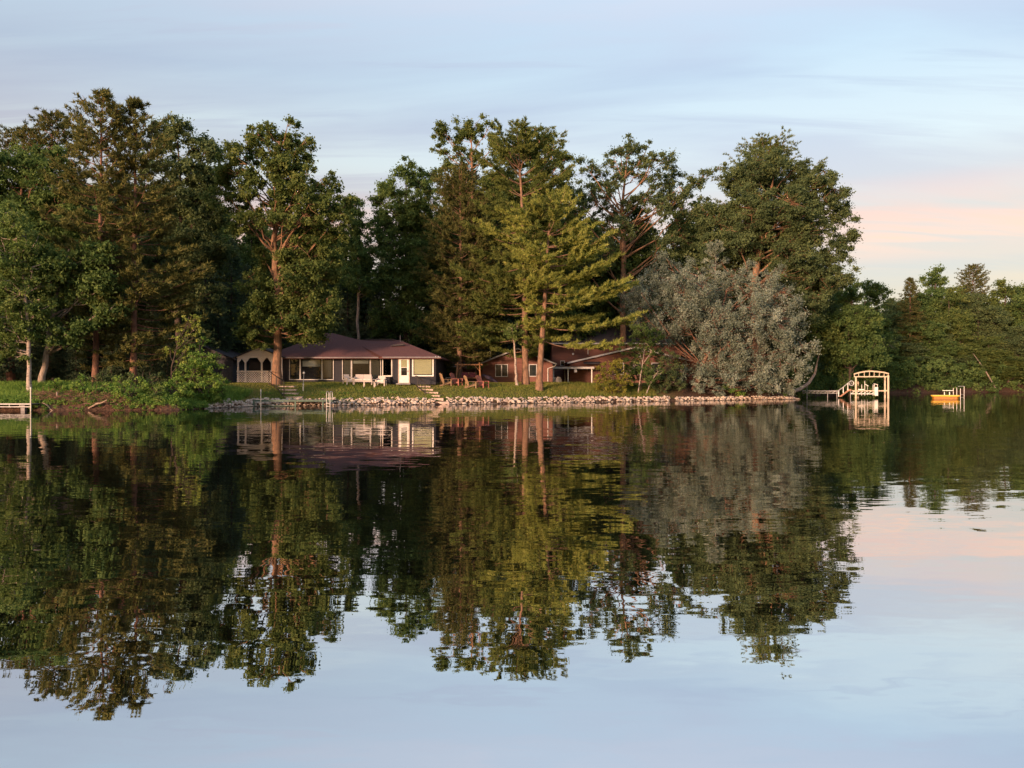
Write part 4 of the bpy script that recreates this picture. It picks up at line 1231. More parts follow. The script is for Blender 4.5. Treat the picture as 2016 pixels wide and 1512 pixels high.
m.tube([q + Vector((.3, 0, -.05)), q + Vector((.2, 0, -.3)), cw.p(cw.len - .45, ze - .5, .08), cw.p(cw.len - .45, 1.75, .08)], .045, 6)
m.build('downspout', M_WHITE, cot)
m = MB(); m.tube([P(965, 704, 74) - Z * .3, P(965, 692, 74)], .05, 6); m.build('vent_pipe', M_TRIM, cot)
m = MB(); m.box(SX(886, 76), SX(955, 76), 76, 80, 1.4, SZ(722, 76)); m.build('wing_wall', M_BROWN, cot)
m = MB(); slope(m, P(882, 721.5, 75.6), P(882, 712, 78) , (SX(955, 76) - SX(882, 75.6), 0, 0), .1); wr_ = m.build('wing_roof', M_ROOF2, cot)
MB().bar(P(882, 722, 75.5), P(950, 722, 75.5), .09, .09).build('gutter', M_TRIM, wr_)

BY = 82.0
big = thing('brown_house', 'larger two storey reddish brown house half hidden behind the silvery tree', 'house', (SX(1230, BY), BY, 1.7))
bw = Wall((SX(1086, BY), BY), (SX(1340, BY), BY), 1.5)
zt2 = SZ(678, BY)
m = MB(); bw.siding(m, lambda z: (0, bw.len), 1.5, zt2, board=.2)
m.box(bw.p(0, 0).x, bw.p(bw.len, 0).x, BY + .13, BY + 8, 1.5, zt2)
m.build('wall', M_BROWN, big)
hip_roof(SX(1080, BY), SX(1346, BY), BY - .5, BY + 8.5, zt2 + .14, (SX(1190, BY + 4), BY + 4, SZ(632, BY + 4)), (SX(1260, BY + 4), BY + 4, SZ(632, BY + 4))).build('roof', M_ROOF2, big)
MB().bar((SX(1082, BY - .6), BY - .6, zt2 + .06), (SX(1344, BY - .6), BY - .6, zt2 + .06), .08, .14).build('gutter', M_TRIM, big)
m = MB(); m.box(SX(1240, 84), SX(1268, 84), 84, 85.2, 5.5, SZ(617, 84)); m.build('chimney', mat('chimney_grey', (.17, .15, .16), rough=.9), big)
window(big, bw, 1103, 1112, 710, 720, .06, M_TRIM, ())
m = MB(); q = bw.p(bw.u(1128), SZ(697, BY), .05); m.tube([q, q + bw.n * .1], .12, 10); m.build('wall_lamp', M_WHITE, big)
m = MB(); u = bw.u(1157.5); m.tube([bw.p(u, zt2, .08), bw.p(u, SZ(698, BY), .08)], .05, 6); m.build('downspout', M_TRIM, big)
GY = 77.5
gw = Wall((SX(1122, GY), GY), (SX(1374, GY), GY), 1.5)
ze, zk = SZ(713, GY), SZ(686, GY); um = gw.len / 2
m = MB(); gw.siding(m, lambda z: (0, gw.len) if z < ze else ((z - ze) / (zk - ze) * um, gw.len - (z - ze) / (zk - ze) * um), 1.5, zk, board=.2)
m.build('gable_wall', M_BROWN, big)
for a, b in ((gw.p(-.3, ze, .4), gw.p(um, zk + .18, .4)), (gw.p(um, zk + .183, .402), gw.p(gw.len + .3, ze, .402))):
    m = MB(); slope(m, a, b, (0, 5.2, 0), .10); rf = m.build('wing_roof', M_ROOF2, big)
    m = MB(); m.bar(a + Vector((0, -.02, -.1)), b + Vector((0, -.02, -.1)), .03, .16); m.build('fascia', M_TRIM, rf)
for a, b in ((1206, 1228), (1246, 1262), (1282, 1300)):
    window(big, gw, a, b, 714, 738, .08, M_TRIM, (('curtain', M_CURTAIN, .05, .95, .3, .97),))
m = MB(); slope(m, P(1149, 715, 76.6), P(1149, 711.5, 77.6), (1.6, 0, 0), .1); m.build('door_hood', M_ROOF2, big)
# flat roofed carport between the two
AY = 75.0
car = thing('carport', 'flat roofed porch on thin white posts beside the brown cottage', 'porch', (SX(1125, AY), AY, 1.6))
m = MB(); m.box(SX(1083, AY), SX(1170, AY), AY, AY + 5, SZ(726, AY), SZ(722, AY)); m.build('roof', M_TRIM, car)
for px, dy in ((1090, .15), (1118.5, .15), (1112, 4.5), (1165, .15)):
    m = MB(); x = SX(px, AY + dy); m.box(x - .05, x + .05, AY + dy, AY + dy + .1, 1.45, SZ(726, AY) - .002); m.build('post', M_WHITE, car)
m = MB(); m.bar(P(1133, 727, 74.8), P(1133, 733, 74.8), .25, .1); m.build('hanging_lamp', M_TRIM, car)
cb = P(1085, 752, 73.2); cb.z = GZ(cb.x, cb.y)
tag(MB().box(cb.x - .4, cb.x + .4, cb.y - .25, cb.y + .25, cb.z, cb.z + .45).box(cb.x - .43, cb.x + .43, cb.y - .28, cb.y + .28, cb.z + .452, cb.z + .5).build('storage_box', M_WHITE, None, cb), 'small white storage box at the cottage corner', 'box')
cb = P(1100, 752, 72.6); cb.z = GZ(cb.x, cb.y)
gr = thing('covered_grill', 'grey covered grill beside the white storage box', 'grill', cb)
MB().prism([cb + Vector(v) for v in ((-.3, -.25, 0), (.3, -.25, 0), (.24, -.25, .42), (.1, -.25, .56), (-.12, -.25, .57), (-.26, -.25, .44))], (0, .5, 0)).build('cover', M_CAB, gr)
MB().bar(cb + Vector((-.2, -.27, .40)), cb + Vector((.2, -.27, .40)), .03).build('handle', M_GUTTER, gr)

# ------------------------------------------------------------------ stone steps and iron railings
def steps(name, label, slabs):
    top = ground_hit((slabs[0][0] + slabs[0][1]) / 2, slabs[0][2] + 4)
    o = thing(name, label, 'steps', top)
    r = random.Random(hash(name) % 7 + len(slabs))
    for (a, b, py) in slabs:
        q = ground_hit((a + b) / 2, py, .10)
        Y = q.y; z = SZ(py, Y)
        x0, x1 = SX(a, Y), SX(b, Y)
        j = lambda k=.06: r.uniform(-k, k)
        pts = [(x0 + j(), Y + j(), z), ((x0 + x1) / 2 + j(), Y - .06 + j(), z), (x1 + j(), Y + j(), z), (x1 + j(), Y + .75, z + .01), (x0 + j(), Y + .75, z + .01)]
        MB().prism([Vector(p) for p in pts], (0, 0, -.24)).build('step', M_STEP, o)
    return o


steps('stone_steps', 'flight of pale stone slab steps behind the green dock', [(547, 580, 760), (549, 582, 766.5), (556, 586, 773.5), (558, 595, 781), (553, 602, 788)])
steps('stone_steps', 'flight of pale stone slab steps below the white door', [(822, 846, 760), (826, 851, 766), (836, 862, 772), (840, 867, 778), (843, 873, 784), (855, 884, 791)])


def railing(label, posts, bal=()):
    o = thing('iron_railing', label, 'railing', ground_hit(posts[0][0], posts[0][2]))
    tops = []; lows = []
    for px, t0, t1 in posts:
        q = ground_hit(px, t1 - 2)
        a = P(px, t0, q.y); tops.append(a); lows.append(Vector((q.x, q.y, q.z + .12)))
        MB().bar(Vector((q.x, q.y, q.z - .15)), a, .06).build('post', M_BLACK, o)
    MB().tube(tops, .035, 6).build('handrail', M_BLACK, o)
    MB().tube(lows, .03, 6).build('lower_rail', M_BLACK, o)
    for k in range(len(tops) - 1):
        for f in bal:
            MB().bar(lows[k].lerp(lows[k + 1], f), tops[k].lerp(tops[k + 1], f), .018).build('baluster', M_BLACK, o)


railing('black iron railing beside the left stone steps by the oak', [(529.5, 730, 760), (544, 741, 768), (559, 750, 786)], (.33, .66))
railing('black iron railing beside the right stone steps below the white door', [(811, 735, 757), (822.5, 743, 767), (837, 752.5, 779)], (.25, .5, .75))

# ------------------------------------------------------------------ lawn furniture
def lounge(name, label, cat, px, Y, wd, rz):
    x = SX(px, Y); o = thing(name, label, cat, (x, Y, GZ(x, Y)), 'pale patio furniture on the lawn', rz, True)
    h = wd / 2
    MB().box(-h + .08, h - .08, -.34, .30, .24, .40).build('seat', M_WICKER, o)
    n = max(1, round((wd - .16) / .62))
    for k in range(n):
        a = -h + .085 + (wd - .17) * k / n; b = -h + .085 + (wd - .17) * (k + 1) / n - .012
        MB().prism([(a, .22, .38), (b, .22, .38), (b, .36, .84), (a, .36, .84)], (0, .07, .0)).build('back', M_WICKER, o)
        MB().prism([(a + .01, -.33, .402), (b - .01, -.33, .402), (b - .01, -.33, .47), (a + .01, -.33, .47)], (0, .54, .0)).build('cushion', M_WHITE, o)
    for s in (-1, 1):
        MB().prism([(s * h, -.38, .52), (s * h, .32, .66), (s * h, .32, .60), (s * h, -.38, .46)], (-s * .08, 0, 0)).build('arm', M_WICKER, o)
        for y in (-.34, .32):
            MB().box(s * h - (.07 if s > 0 else 0), s * h + (.07 if s < 0 else 0), y, y + .07, 0, .47).build('leg', M_WICKER, o)
    return o


lounge('wicker_chair', 'pale wicker armchair turned sideways, leftmost of the patio set', 'chair', 686, 61.0, .62, R(38))
lounge('wicker_sofa', 'pale wicker two seat sofa in front of the house window', 'sofa', 715, 61.2, 1.45, R(6))
lounge('wicker_chair', 'pale wicker armchair facing the lake, rightmost of the patio set', 'chair', 750, 61.0, .76, R(-4))
x = SX(727, 60.3); tb = thing('patio_table', 'low pale slatted table in front of the wicker sofa', 'table', (x, 60.3, GZ(x, 60.3)), None, R(4), True)
for k in range(5): MB().box(-.45, .45, -.25 + k * .1, -.25 + k * .1 + .085, .42, .45).build('slat', M_WICKER, tb)
for sx in (-1, 1):
    for sy in (-1, 1): MB().box(sx * .40 - .03, sx * .40 + .03, sy * .2 - .03, sy * .2 + .03, 0, .42).build('leg', M_WICKER, tb)


def adirondack(label, px, Y, rz, mt):
    x = SX(px, Y); o = thing('adirondack_chair', label, 'chair', (x, Y, GZ(x, Y) - .01), 'slatted lawn chairs by the log swing', rz, True)
    for k in range(6):
        a = -.30 + k * .10; f = (k - 2.5) * .022; top = 1.08 - abs(k - 2.5) * .035
        MB().prism([(a + .006, .22, .28), (a + .094, .22, .28), (a + .094 + f, .22 + (top - .28) * .42, top), (a + .006 + f, .22 + (top - .28) * .42, top)], (0, .022, .01)).build('back_slat', mt, o)
    for k in range(5):
        y = -.36 + k * .125; z = .40 - k * .032
        MB().prism([(-.30, y, z), (.30, y, z), (.30, y + .115, z - .029), (-.30, y + .115, z - .029)], (0, 0, -.02)).build('seat_slat', mt, o)
    for s in (-1, 1):
        MB().box(s * .36 - .06, s * .36 + .06, -.42, .38, .55, .575).build('arm', mt, o)
        MB().box(s * .33 - .018, s * .33 + .018, -.36, -.26, 0, .549).build('leg', mt, o)
        MB().prism([(s * .31, -.36, .36), (s * .31, -.36, .26), (s * .31, .62, 0), (s * .31, .70, 0), (s * .31, .66, .07)], (s * -.03, 0, 0)).build('leg', mt, o)
        MB().bar((s * .345, .34, .55), (s * .345, .36, .12), .03, .06).build('arm_brace', mt, o)


adirondack('tan slatted lawn chair nearest the grey house corner', 878, 62.5, R(118), M_ADTAN)
adirondack('red slatted lawn chair beside the tan chair nearest the grey house', 900, 63.2, R(64), M_ADRED)
adirondack('tan slatted lawn chair in front of the log swing', 927, 62.4, R(112), M_ADTAN)
adirondack('red slatted lawn chair right of the log swing', 951, 63.2, R(52), M_ADRED)
x = SX(884, 64.6); ft = thing('side_table', 'small dark table behind the tan lawn chair by the grey house', 'table', (x, 64.6, GZ(x, 64.6)), None, 0, True)
MB().box(-.3, .3, -.25, .25, .52, .56).build('table_top', M_CAB, ft)
for sx in (-1, 1):
    for sy in (-1, 1): MB().box(sx * .25 - .02, sx * .25 + .02, sy * .2 - .02, sy * .2 + .02, 0, .52).build('leg', M_GUTTER, ft)
# log swing
LY = 67.0
lx0, lx1 = SX(901, LY), SX(944, LY); lz = GZ((lx0 + lx1) / 2, LY); lt = SZ(718, LY)
sw_ = thing('log_swing', 'orange brown log swing frame behind the lawn chairs', 'swing', ((lx0 + lx1) / 2, LY, lz))
MB().tube([(lx0 - .25, LY, lt), (lx1 + .25, LY, lt)], .07, 8).build('beam', M_LOG, sw_)
for x_, s in ((lx0, 1), (lx1, -1)):
    for dy in (-.7, .7):
        MB().tube([(x_ - s * .12, LY + dy, lz - .05), (x_, LY + dy * .12, lt + .18)], .06, 7).build('post', M_LOG, sw_)
    MB().tube([(x_, LY - .03, lt - .55), (x_ + s * .45, LY, lt - .04)], .04, 6).build('brace', M_LOG, sw_)
    MB().tube([(x_ - s * .08, LY - .5, lz + .45), (x_ - s * .08, LY + .5, lz + .45)], .04, 6).build('stretcher', M_LOG, sw_)
cx = (lx0 + lx1) / 2
se = thing('swing_bench', 'swing bench with dark red cushions hanging in the log frame', 'bench', (cx, LY, lz + .45))
MB().box(cx - .68, cx + .68, LY - .25, LY + .25, lz + .42, lz + .47).build('seat', M_LOG, se)
MB().prism([(cx - .68, LY + .2, lz + .5), (cx + .68, LY + .2, lz + .5), (cx + .68, LY + .32, lz + .95), (cx - .68, LY + .32, lz + .95)], (0, .04, 0)).build('backrest', M_LOG, se)
for dx in (-.33, .33):
    MB().prism([(cx + dx - .3, LY + .1, lz + .48), (cx + dx + .3, LY + .1, lz + .48), (cx + dx + .28, LY + .24, lz + .92), (cx + dx - .28, LY + .24, lz + .92)], (0, -.1, .02)).build('cushion', M_CUSH, se)
for dx in (-.62, .62):
    MB().tube([(cx + dx, LY - .22, lz + .45), (cx + dx, LY, lt - .05)], .012, 5).build('chain', M_BLACK, se)
    MB().tube([(cx + dx, LY + .28, lz + .8), (cx + dx, LY + .01, lt - .05)], .012, 5).build('chain', M_BLACK, se)
q = ground_hit(962, 754, 0, 55, 75); q.y = 68; q.x = SX(962, 68); q.z = GZ(q.x, q.y)
tp = thing('covered_canoe', 'dark covered canoe propped on its side right of the log swing', 'canoe', q)
MB().tube([q + Vector((-.65, 0, .75)), q + Vector((-.45, 0, .68)), q + Vector((.1, .1, .42)), q + Vector((.6, .2, .15)), q + Vector((.8, .2, .06))], [.02, .13, .2, .13, .02], 8).build('hull', M_TARP, tp)
MB().bar(q + Vector((-.4, .25, -.02)), q + Vector((-.3, .08, .62)), .05).build('prop', M_LOG, tp)

# ------------------------------------------------------------------ lamp post, poles and docks
q = ground_hit(597, 770); lp = thing('lamp_post', 'slim white lamp post with round globe in front of the left window', 'lamp post', q)
zl = SZ(757, q.y)
MB().tube([q - Z * .1, (q.x, q.y, zl)], .042, 8).build('base_sleeve', M_POLE, lp)
MB().tube([(q.x, q.y, zl), (q.x, q.y, zl + .04)], .07, 10).build('collar', M_WHITE, lp)
MB().tube([(q.x, q.y, zl), (q.x + .05, q.y, SZ(736, q.y))], .022, 8).build('pole', M_TRIM, lp)
g0 = Vector((q.x + .05, q.y, SZ(734, q.y)))
MB().tube([g0 + Z * (-.09 + .18 * k / 6) for k in range(7)], [.03, .06, .08, .088, .08, .06, .03], 12).build('globe', M_WHITE, lp, smooth=True)
MB().tube([g0 + Z * .09, g0 + Z * .13, g0 + Z * .22], [.07, .05, .012], 8).build('finial', M_BLACK, lp)

DY = 53.2
dk = thing('dock', 'low green framed dock along the stones below the left steps', 'dock', (SX(578, DY), DY, 0))
zd = SZ(789, DY); dx0, dx1 = SX(500, DY), SX(655, DY); dxm = SX(560, DY)
nb = 34
for k in range(nb):
    a = dxm + (dx1 - dxm) * k / nb; b = dxm + (dx1 - dxm) * (k + 1) / nb - .012
    MB().box(a, b, DY, DY + 1.5, zd + .03, zd + .065).build('plank', M_DECK, dk)
MB().box(dx0, dx1, DY - .06, DY - .002, zd - .06, zd + .06).build('side_rail', M_DOCK, dk)
MB().box(dx0, dx1, DY + 1.502, DY + 1.56, zd - .06, zd + .055).build('side_rail', M_DOCK, dk)
MB().box(dx0, SX(582, DY), DY - .05, DY - .01, .02, .07).build('lower_rail', M_DOCK, dk)
for px in (500, 582, 636):
    for dy in (-.09, 1.5):
        x = SX(px, DY); MB().box(x - .05, x + .05, DY + dy, DY + dy + .08, -1.2, zd + .05).build('leg', M_DOCK, dk)
for px in (530, 608): MB().box(SX(px, DY) - .03, SX(px, DY) + .03, DY, DY + 1.5, zd - .05, zd + .0).build('cross_beam', M_DOCK, dk)
ld = thing('dock_ladder', 'chrome swim ladder with two hoops on the end of the green dock', 'ladder', (SX(648, DY), DY, 0))
for px in (643.5, 650.5):
    x = SX(px, DY)
    arc = [(x, DY - .1, -.5), (x, DY - .1, SZ(773, DY))] + [(x + .05 - .05 * math.cos(t_), DY - .1 + .25 * (1 - math.cos(t_)) / 2, SZ(773, DY) + .09 * math.sin(t_)) for t_ in (.6, 1.2, 1.9, 2.5)] + [(x + .1, DY + .15, SZ(774, DY)), (x + .1, DY + .15, zd + .06)]
    MB().tube(arc, .026, 6).build('rail', M_ALU, ld)
for z in (.22, 0, -.25): MB().bar((SX(643.5, DY), DY - .1, z), (SX(650.5, DY), DY - .1, z), .06, .03).build('rung', M_ALU, ld)
q = P(513.5, 798, 52.6)
mp_ = thing('mooring_pole', 'thin white mooring pole at the left end of the green dock', 'pole', (q.x, 52.6, 0))
MB().tube([(q.x, 52.6, -1), (q.x, 52.6, SZ(770, 52.6))], .03, 8).build('shaft', M_POLE, mp_)
MB().tube([(q.x, 52.6, SZ(771, 52.6)), (q.x, 52.6, SZ(766.5, 52.6))], .04, 8).build('cap', M_WHITE, mp_)

EY = 44.6
d2 = thing('dock', 'pale aluminium dock running out of the left picture edge', 'dock', (SX(20, EY), EY, 0))
zd = SZ(796, EY); ex1 = SX(61, EY); ex0 = ex1 - 5.2
for k in range(36):
    a = ex0 + (ex1 - ex0) * k / 36; MB().box(a, a + (ex1 - ex0) / 36 - .012, EY, EY + 1.2, zd, zd + .04).build('plank', M_DECK, d2)
MB().box(ex0, ex1, EY - .04, EY - .002, zd - .02, zd + .05).build('side_rail', M_GANG, d2)
MB().box(ex0, ex1, EY - .04, EY - .002, zd - .17, zd - .12).build('lower_rail', M_GANG, d2)
k = ex1
while k > ex0:
    MB().box(k - .03, k, EY - .035, EY - .006, zd - .12, zd - .02).build('strut', M_GANG, d2); k -= .62
for px in (38, -30):
    MB().box(SX(px, EY) - .12, SX(px, EY) + .12, EY + .3, EY + .55, -1, zd - .001).build('leg', M_GUTTER, d2)
x = SX(62.5, EY)
mp2 = thing('mooring_pole', 'tall white pole at the end of the left dock', 'pole', (x, EY - .1, 0))
MB().tube([(x, EY - .1, -1.2), (x, EY - .1, SZ(764, EY))], .035, 8).build('shaft', M_POLE, mp2)
MB().tube([(x, EY - .1, SZ(765, EY)), (x, EY - .1, SZ(762.5, EY))], .045, 8).build('cap', M_WHITE, mp2)

# ------------------------------------------------------------------ driftwood and brush on the eroded bank
for i, (x0, y0, x1, y1, Y, lab) in enumerate(((84, 793, 106, 810, 45.6, 'bare stick slanting down to the water right of the left dock'), (174, 804, 211, 787, 45.7, 'pale branch poking up out of the brown brush pile'),
                                              (155, 797, 195, 793, 46.0, 'long flat branch lying on the brush pile'), (112, 772, 111, 792, 46.4, 'upright dead stick standing in the brush'))):
    a = P(x0, y0, Y); b = P(x1, y1, Y - .3)
    tag(MB().tube([a, a.lerp(b, .4) + Vector((.02, 0, .05)), a.lerp(b, .7) - Z * .03, b], [.05, .045, .035, .02], 6).build('driftwood', M_STICK, None, a), lab, 'driftwood', 'sticks on the eroded bank')
rng = np.random.default_rng(3)
n = 520
px = rng.uniform(70, 262, n); Yb = rng.uniform(45.7, 47.0, n)
c = np.stack([(px - 1008) / FPX * Yb, Yb, np.zeros(n)], 1); c[:, 2] = np.maximum(ground_z(c[:, 0], c[:, 1]), 0) + rng.uniform(0, .32, n)
d = unit(rng.normal(size=(n, 3)) * np.array([1, .5, .3])) * rng.uniform(.2, .7, n)[:, None]
V, Q = batch_tubes(np.stack([c - d, c + rng.normal(0, .05, (n, 3)), c + d], 1), np.tile([.014, .012, .005], (n, 1)), 3)
g = Geo(); g.add(V, Q)
tag(link(bpy.data.objects.new('brush_pile', g.mesh('brush_pile', M_BRUSH))), 'reddish brown dead brush along the eroded left bank', None, None, 'stuff')

# ------------------------------------------------------------------ boat lift, gangway and raft
BY = 80.0
def bp(px, py, dy=0.0): return P(px, py, BY) + Vector((0, dy, 0))
bl = thing('boat_lift', 'tall cream coloured boat lift with arched canopy frame standing in the water', 'boat lift', (SX(1716, BY), BY, 0))
for px, dy, t0 in ((1685.5, 0, 741), (1690.5, 3.2, 741), (1743.5, 3.2, 741), (1747.5, 0, 739)):
    a = bp(px, t0, dy); MB().box(a.x - .09, a.x + .09, a.y - .09, a.y + .09, -1.4, a.z).build('post', M_LIFT, bl)
arch = [(1682, 736.5), (1692, 733.5), (1706, 731.2), (1714, 730.8), (1728, 732), (1740, 733.6), (1748.5, 736)]
for dy in (0, 3.2):
    m = MB()
    for (x0, y0), (x1, y1) in zip(arch, arch[1:]): m.bar(bp(x0, y0, dy), bp(x1, y1, dy), .08, .12)
    m.build('arch', M_LIFT, bl)
    MB().bar(bp(1682, 741.5, dy), bp(1748.5, 741.5, dy), .08, .10).build('lower_chord', M_LIFT, bl)
    for x, y in ((1682.5, 737), (1691, 734.5), (1702, 732.5), (1712, 731.5), (1721, 732.2), (1731, 733), (1740, 734.5), (1748, 737)):
        MB().bar(bp(x, y, dy), bp(x, 741, dy), .06).build('web', M_LIFT, bl)
for x, y in arch: MB().bar(bp(x, y, 0), bp(x, y, 3.2), .06).build('purlin', M_LIFT, bl)
m = MB(); ro = [bp(x, y - .9) for x, y in arch]
b = len(m.v)
for q in ro: m.v += [tuple(q + Vector((0, -.1, 0))), tuple(q + Vector((0, 3.3, 0))), tuple(q + Vector((0, -.1, .03))), tuple(q + Vector((0, 3.3, .03)))]
for k in range(len(ro) - 1):
    i0, i1 = b + 4 * k, b + 4 * k + 4
    m.f += [(i0, i1, i1 + 1, i0 + 1), (i0 + 2, i0 + 3, i1 + 3, i1 + 2), (i0, i0 + 2, i1 + 2, i1), (i0 + 1, i1 + 1, i1 + 3, i0 + 3)]
m.build('canopy', M_LIFT, bl)
for dy in (-.02, 3.2): MB().bar(bp(1675, 769.5, dy), bp(1748, 769.5, dy), .10, .10).build('beam', M_LIFT, bl)
MB().bar(bp(1675, 775.5, -.02), bp(1722, 775.5, -.02), .07, .06).build('beam', M_ALU, bl)
for k in range(6):
    a = 1676 + k * 8
    MB().bar(bp(a, 775, -.02), bp(a + 8, 770, -.02), .04).build('truss_web', M_ALU, bl)
a = bp(1725, 779, -.15); c = bp(1725, 762, -.15)
MB().box(a.x - .17, a.x + .17, a.y - .15, a.y + .15, a.z, c.z).build('motor_box', M_WHITE, bl)
for px, y0, dy in ((1697, 757, .4), (1703, 750, .5), (1709, 759, 2.5), (1719, 757, .4), (1722.5, 756, 2.2), (1728.5, 757, 2.4)):
    MB().tube([bp(px, 779, dy), bp(px, y0, dy)], .035, 6).build('guide_post', M_ALU, bl)
MB().bar(bp(1703, 756, .5), bp(1710, 760, .5), .09, .05).build('guide_pad', M_ALU, bl)
MB().bar(bp(1721, 755.5, 2.2), bp(1729, 757.5, 2.2), .07, .05).build('guide_pad', M_ALU, bl)
MB().box(bp(1690, 768, .3).x, bp(1702, 768, .3).x, BY + .2, BY + 1.0, bp(1690, 768).z, bp(1690, 766).z).build('bunk', M_WHITE, bl)
wh = bp(1677, 754.5, -.2)
m = MB(); m.tube([wh + Vector((.25 * math.cos(t_), 0, .25 * math.sin(t_))) for t_ in np.linspace(0, 6.283, 17)], .05, 6); m.build('winch_wheel', M_ALU, bl)
m = MB()
for t_ in (0, 1.05, 2.1): m.bar(wh + Vector((.25 * math.cos(t_), 0, .25 * math.sin(t_))), wh - Vector((.25 * math.cos(t_), 0, .25 * math.sin(t_))), .03)
m.build('spoke', M_GUTTER, bl)

rp = thing('dock_stair', 'slanted stair with railing climbing to the boat lift deck', 'stair', (SX(1716, BY), BY, 0))
MB().prism([bp(1652, 781.5, -.5), bp(1657, 781.5, -.5), bp(1674, 768.5, -.5), bp(1669, 768.5, -.5)], (0, .9, 0)).build('ramp', M_RAMP, rp)
for k in range(5):
    f = (k + .5) / 5; a = bp(1653 + 17 * f, 781 - 12.8 * f, -.52); MB().box(a.x - .03, a.x + .24, a.y, a.y + .94, a.z - .03, a.z + .02).build('tread', M_RAMP, rp)
for dy in (-.5, .4):
    MB().tube([bp(1649, 771, dy), bp(1660, 763, dy), bp(1672, 752.5, dy), bp(1676, 751, dy)], .05, 6).build('handrail', M_ALU, rp)
    for px, y0, y1 in ((1652, 769, 781), (1661, 762.5, 774), (1670, 754.5, 769)): MB().bar(bp(px, y1, dy), bp(px, y0, dy), .06).build('rail_post', M_ALU, rp)
MB().box(bp(1668, 0).x, bp(1677, 0).x, BY - .5, BY + .5, bp(0, 770).z, bp(0, 766).z).build('landing', M_RAMP, rp)

gw_ = thing('gangway', 'long grey truss gangway dock leading from the point to the boat lift', 'dock', (SX(1716, BY), BY, 0))
MB().box(bp(1566, 0).x, bp(1654, 0).x, BY, BY + 1.1, bp(0, 770.8).z, bp(0, 769.5).z).build('deck', M_GANG, gw_)
for dy in (-.02, 1.12):
    MB().bar(bp(1566, 774.5, dy), bp(1654, 774.5, dy), .05).build('lower_chord', M_GANG, gw_)
    MB().bar(bp(1566, 770.2, dy), bp(1654, 770.2, dy), .05, .09).build('upper_chord', M_GANG, gw_)
    for k in range(11):
        MB().bar(bp(1566 + 8 * k, 774.5, dy), bp(1574 + 8 * k, 770.5, dy), .035).build('truss_web', M_GANG, gw_)
for px, y0 in ((1588.5, 755), (1630, 769), (1648.5, 769), (1675, 768)):
    MB().tube([bp(px, 784, -.08) - Z, bp(px, y0, -.08)], .04, 6).build('leg', M_GANG, gw_)

for q_ in (bl, rp, gw_):
    q_.rotation_euler = (0, 0, -R(24)); q_.scale = (.93, .93, 1)
RY = 76.5
def rpt(px, py, dy=0.0): return P(px, py, RY) + Vector((0, dy, 0))
rf_ = thing('swim_raft', 'bright orange yellow swim raft with ladder floating off the far shore', 'raft', (SX(1862, RY), RY, 0))
x0, x1 = rpt(1833.5, 0).x, rpt(1889, 0).x; z0 = -.12; z1 = SZ(776, RY)
c = .16
def ring(i): return [(x0 + i + c, RY + i), (x1 - i - c, RY + i), (x1 - i, RY + i + c), (x1 - i, RY + 2.6 - i - c), (x1 - i - c, RY + 2.6 - i), (x0 + i + c, RY + 2.6 - i), (x0 + i, RY + 2.6 - i - c), (x0 + i, RY + i + c)]
def shell(rings):
    m = MB()
    for i, z in rings: m.v += [(x, y, z) for x, y in ring(i)]
    n = len(rings)
    for k in range(n - 1):
        for j in range(8): m.f.append((k * 8 + j, k * 8 + (j + 1) % 8, k * 8 + 8 + (j + 1) % 8, k * 8 + 8 + j))
    m.f.append(tuple(range(8))[::-1]); m.f.append(tuple(range(n * 8 - 8, n * 8)))
    return m
shell([(.14, z0), (.12, z1 - .19)]).build('hull', M_RAFTW, rf_)
shell([(.02, z1 - .188), (-.03, z1 - .12), (-.03, z1 - .05), (.0, z1 - .01), (.06, z1)]).build('deck', M_RAFT, rf_)
bn = MB().bar(rpt(1856, 764.8, .4), rpt(1877, 764.8, .4), .25, .06).build('bench', M_ALU, rf_)
for px in (1859.5, 1869.5): MB().bar(rpt(px, 775.8, .25), rpt(px, 768, .25), .09).build('bench_leg', M_WHITE, rf_)
MB().tube([rpt(1877, 776, .5), rpt(1877, 758.5, .5)], .03, 6).build('ladder_pole', M_ALU, rf_)
for px, t0, dy in ((1883.5, 757.5, .3), (1890.5, 759, .3), (1898, 754, .8)):
    MB().tube([rpt(px, 778 if px < 1889 else 800, dy), rpt(px, t0, dy)], .03, 6).build('ladder_pole', M_ALU, rf_)
MB().tube([rpt(1886, 754.5, .8), rpt(1898, 754, .8)], .025, 6).build('ladder_rail', M_ALU, rf_)
for y in (774, 782): MB().bar(rpt(1891, y, .3), rpt(1898, y, .8), .06, .03).build('ladder_rung', M_ALU, rf_)

rf_.rotation_euler = (0, 0, -R(28)); rf_.scale = (.88, .8, .80)

# ------------------------------------------------------------------ riprap: stones along the water
M_STONE = bpy.data.materials.new('riprap_stone'); M_STONE.use_nodes = True
t = M_STONE.node_tree; bs = t.nodes['Principled BSDF']; bs.inputs['Roughness'].default_value = .9; bs.inputs['Specular IOR Level'].default_value = .2
oi = t.nodes.new('ShaderNodeObjectInfo'); at = t.nodes.new('ShaderNodeAttribute'); at.attribute_name = 'tint'
ad = t.nodes.new('ShaderNodeMath'); ad.operation = 'ADD'; t.links.new(oi.outputs['Random'], ad.inputs[0]); t.links.new(at.outputs['Fac'], ad.inputs[1])
fc = t.nodes.new('ShaderNodeMath'); fc.operation = 'FRACT'; t.links.new(ad.outputs[0], fc.inputs[0])
rr = t.nodes.new('ShaderNodeValToRGB'); ramp(rr, [(0, (.32, .24, .19)), (.2, (.58, .46, .37)), (.55, (.74, .61, .50)), (.8, (.68, .51, .42)), (1, (.82, .72, .61))])
t.links.new(fc.outputs[0], rr.inputs[0])
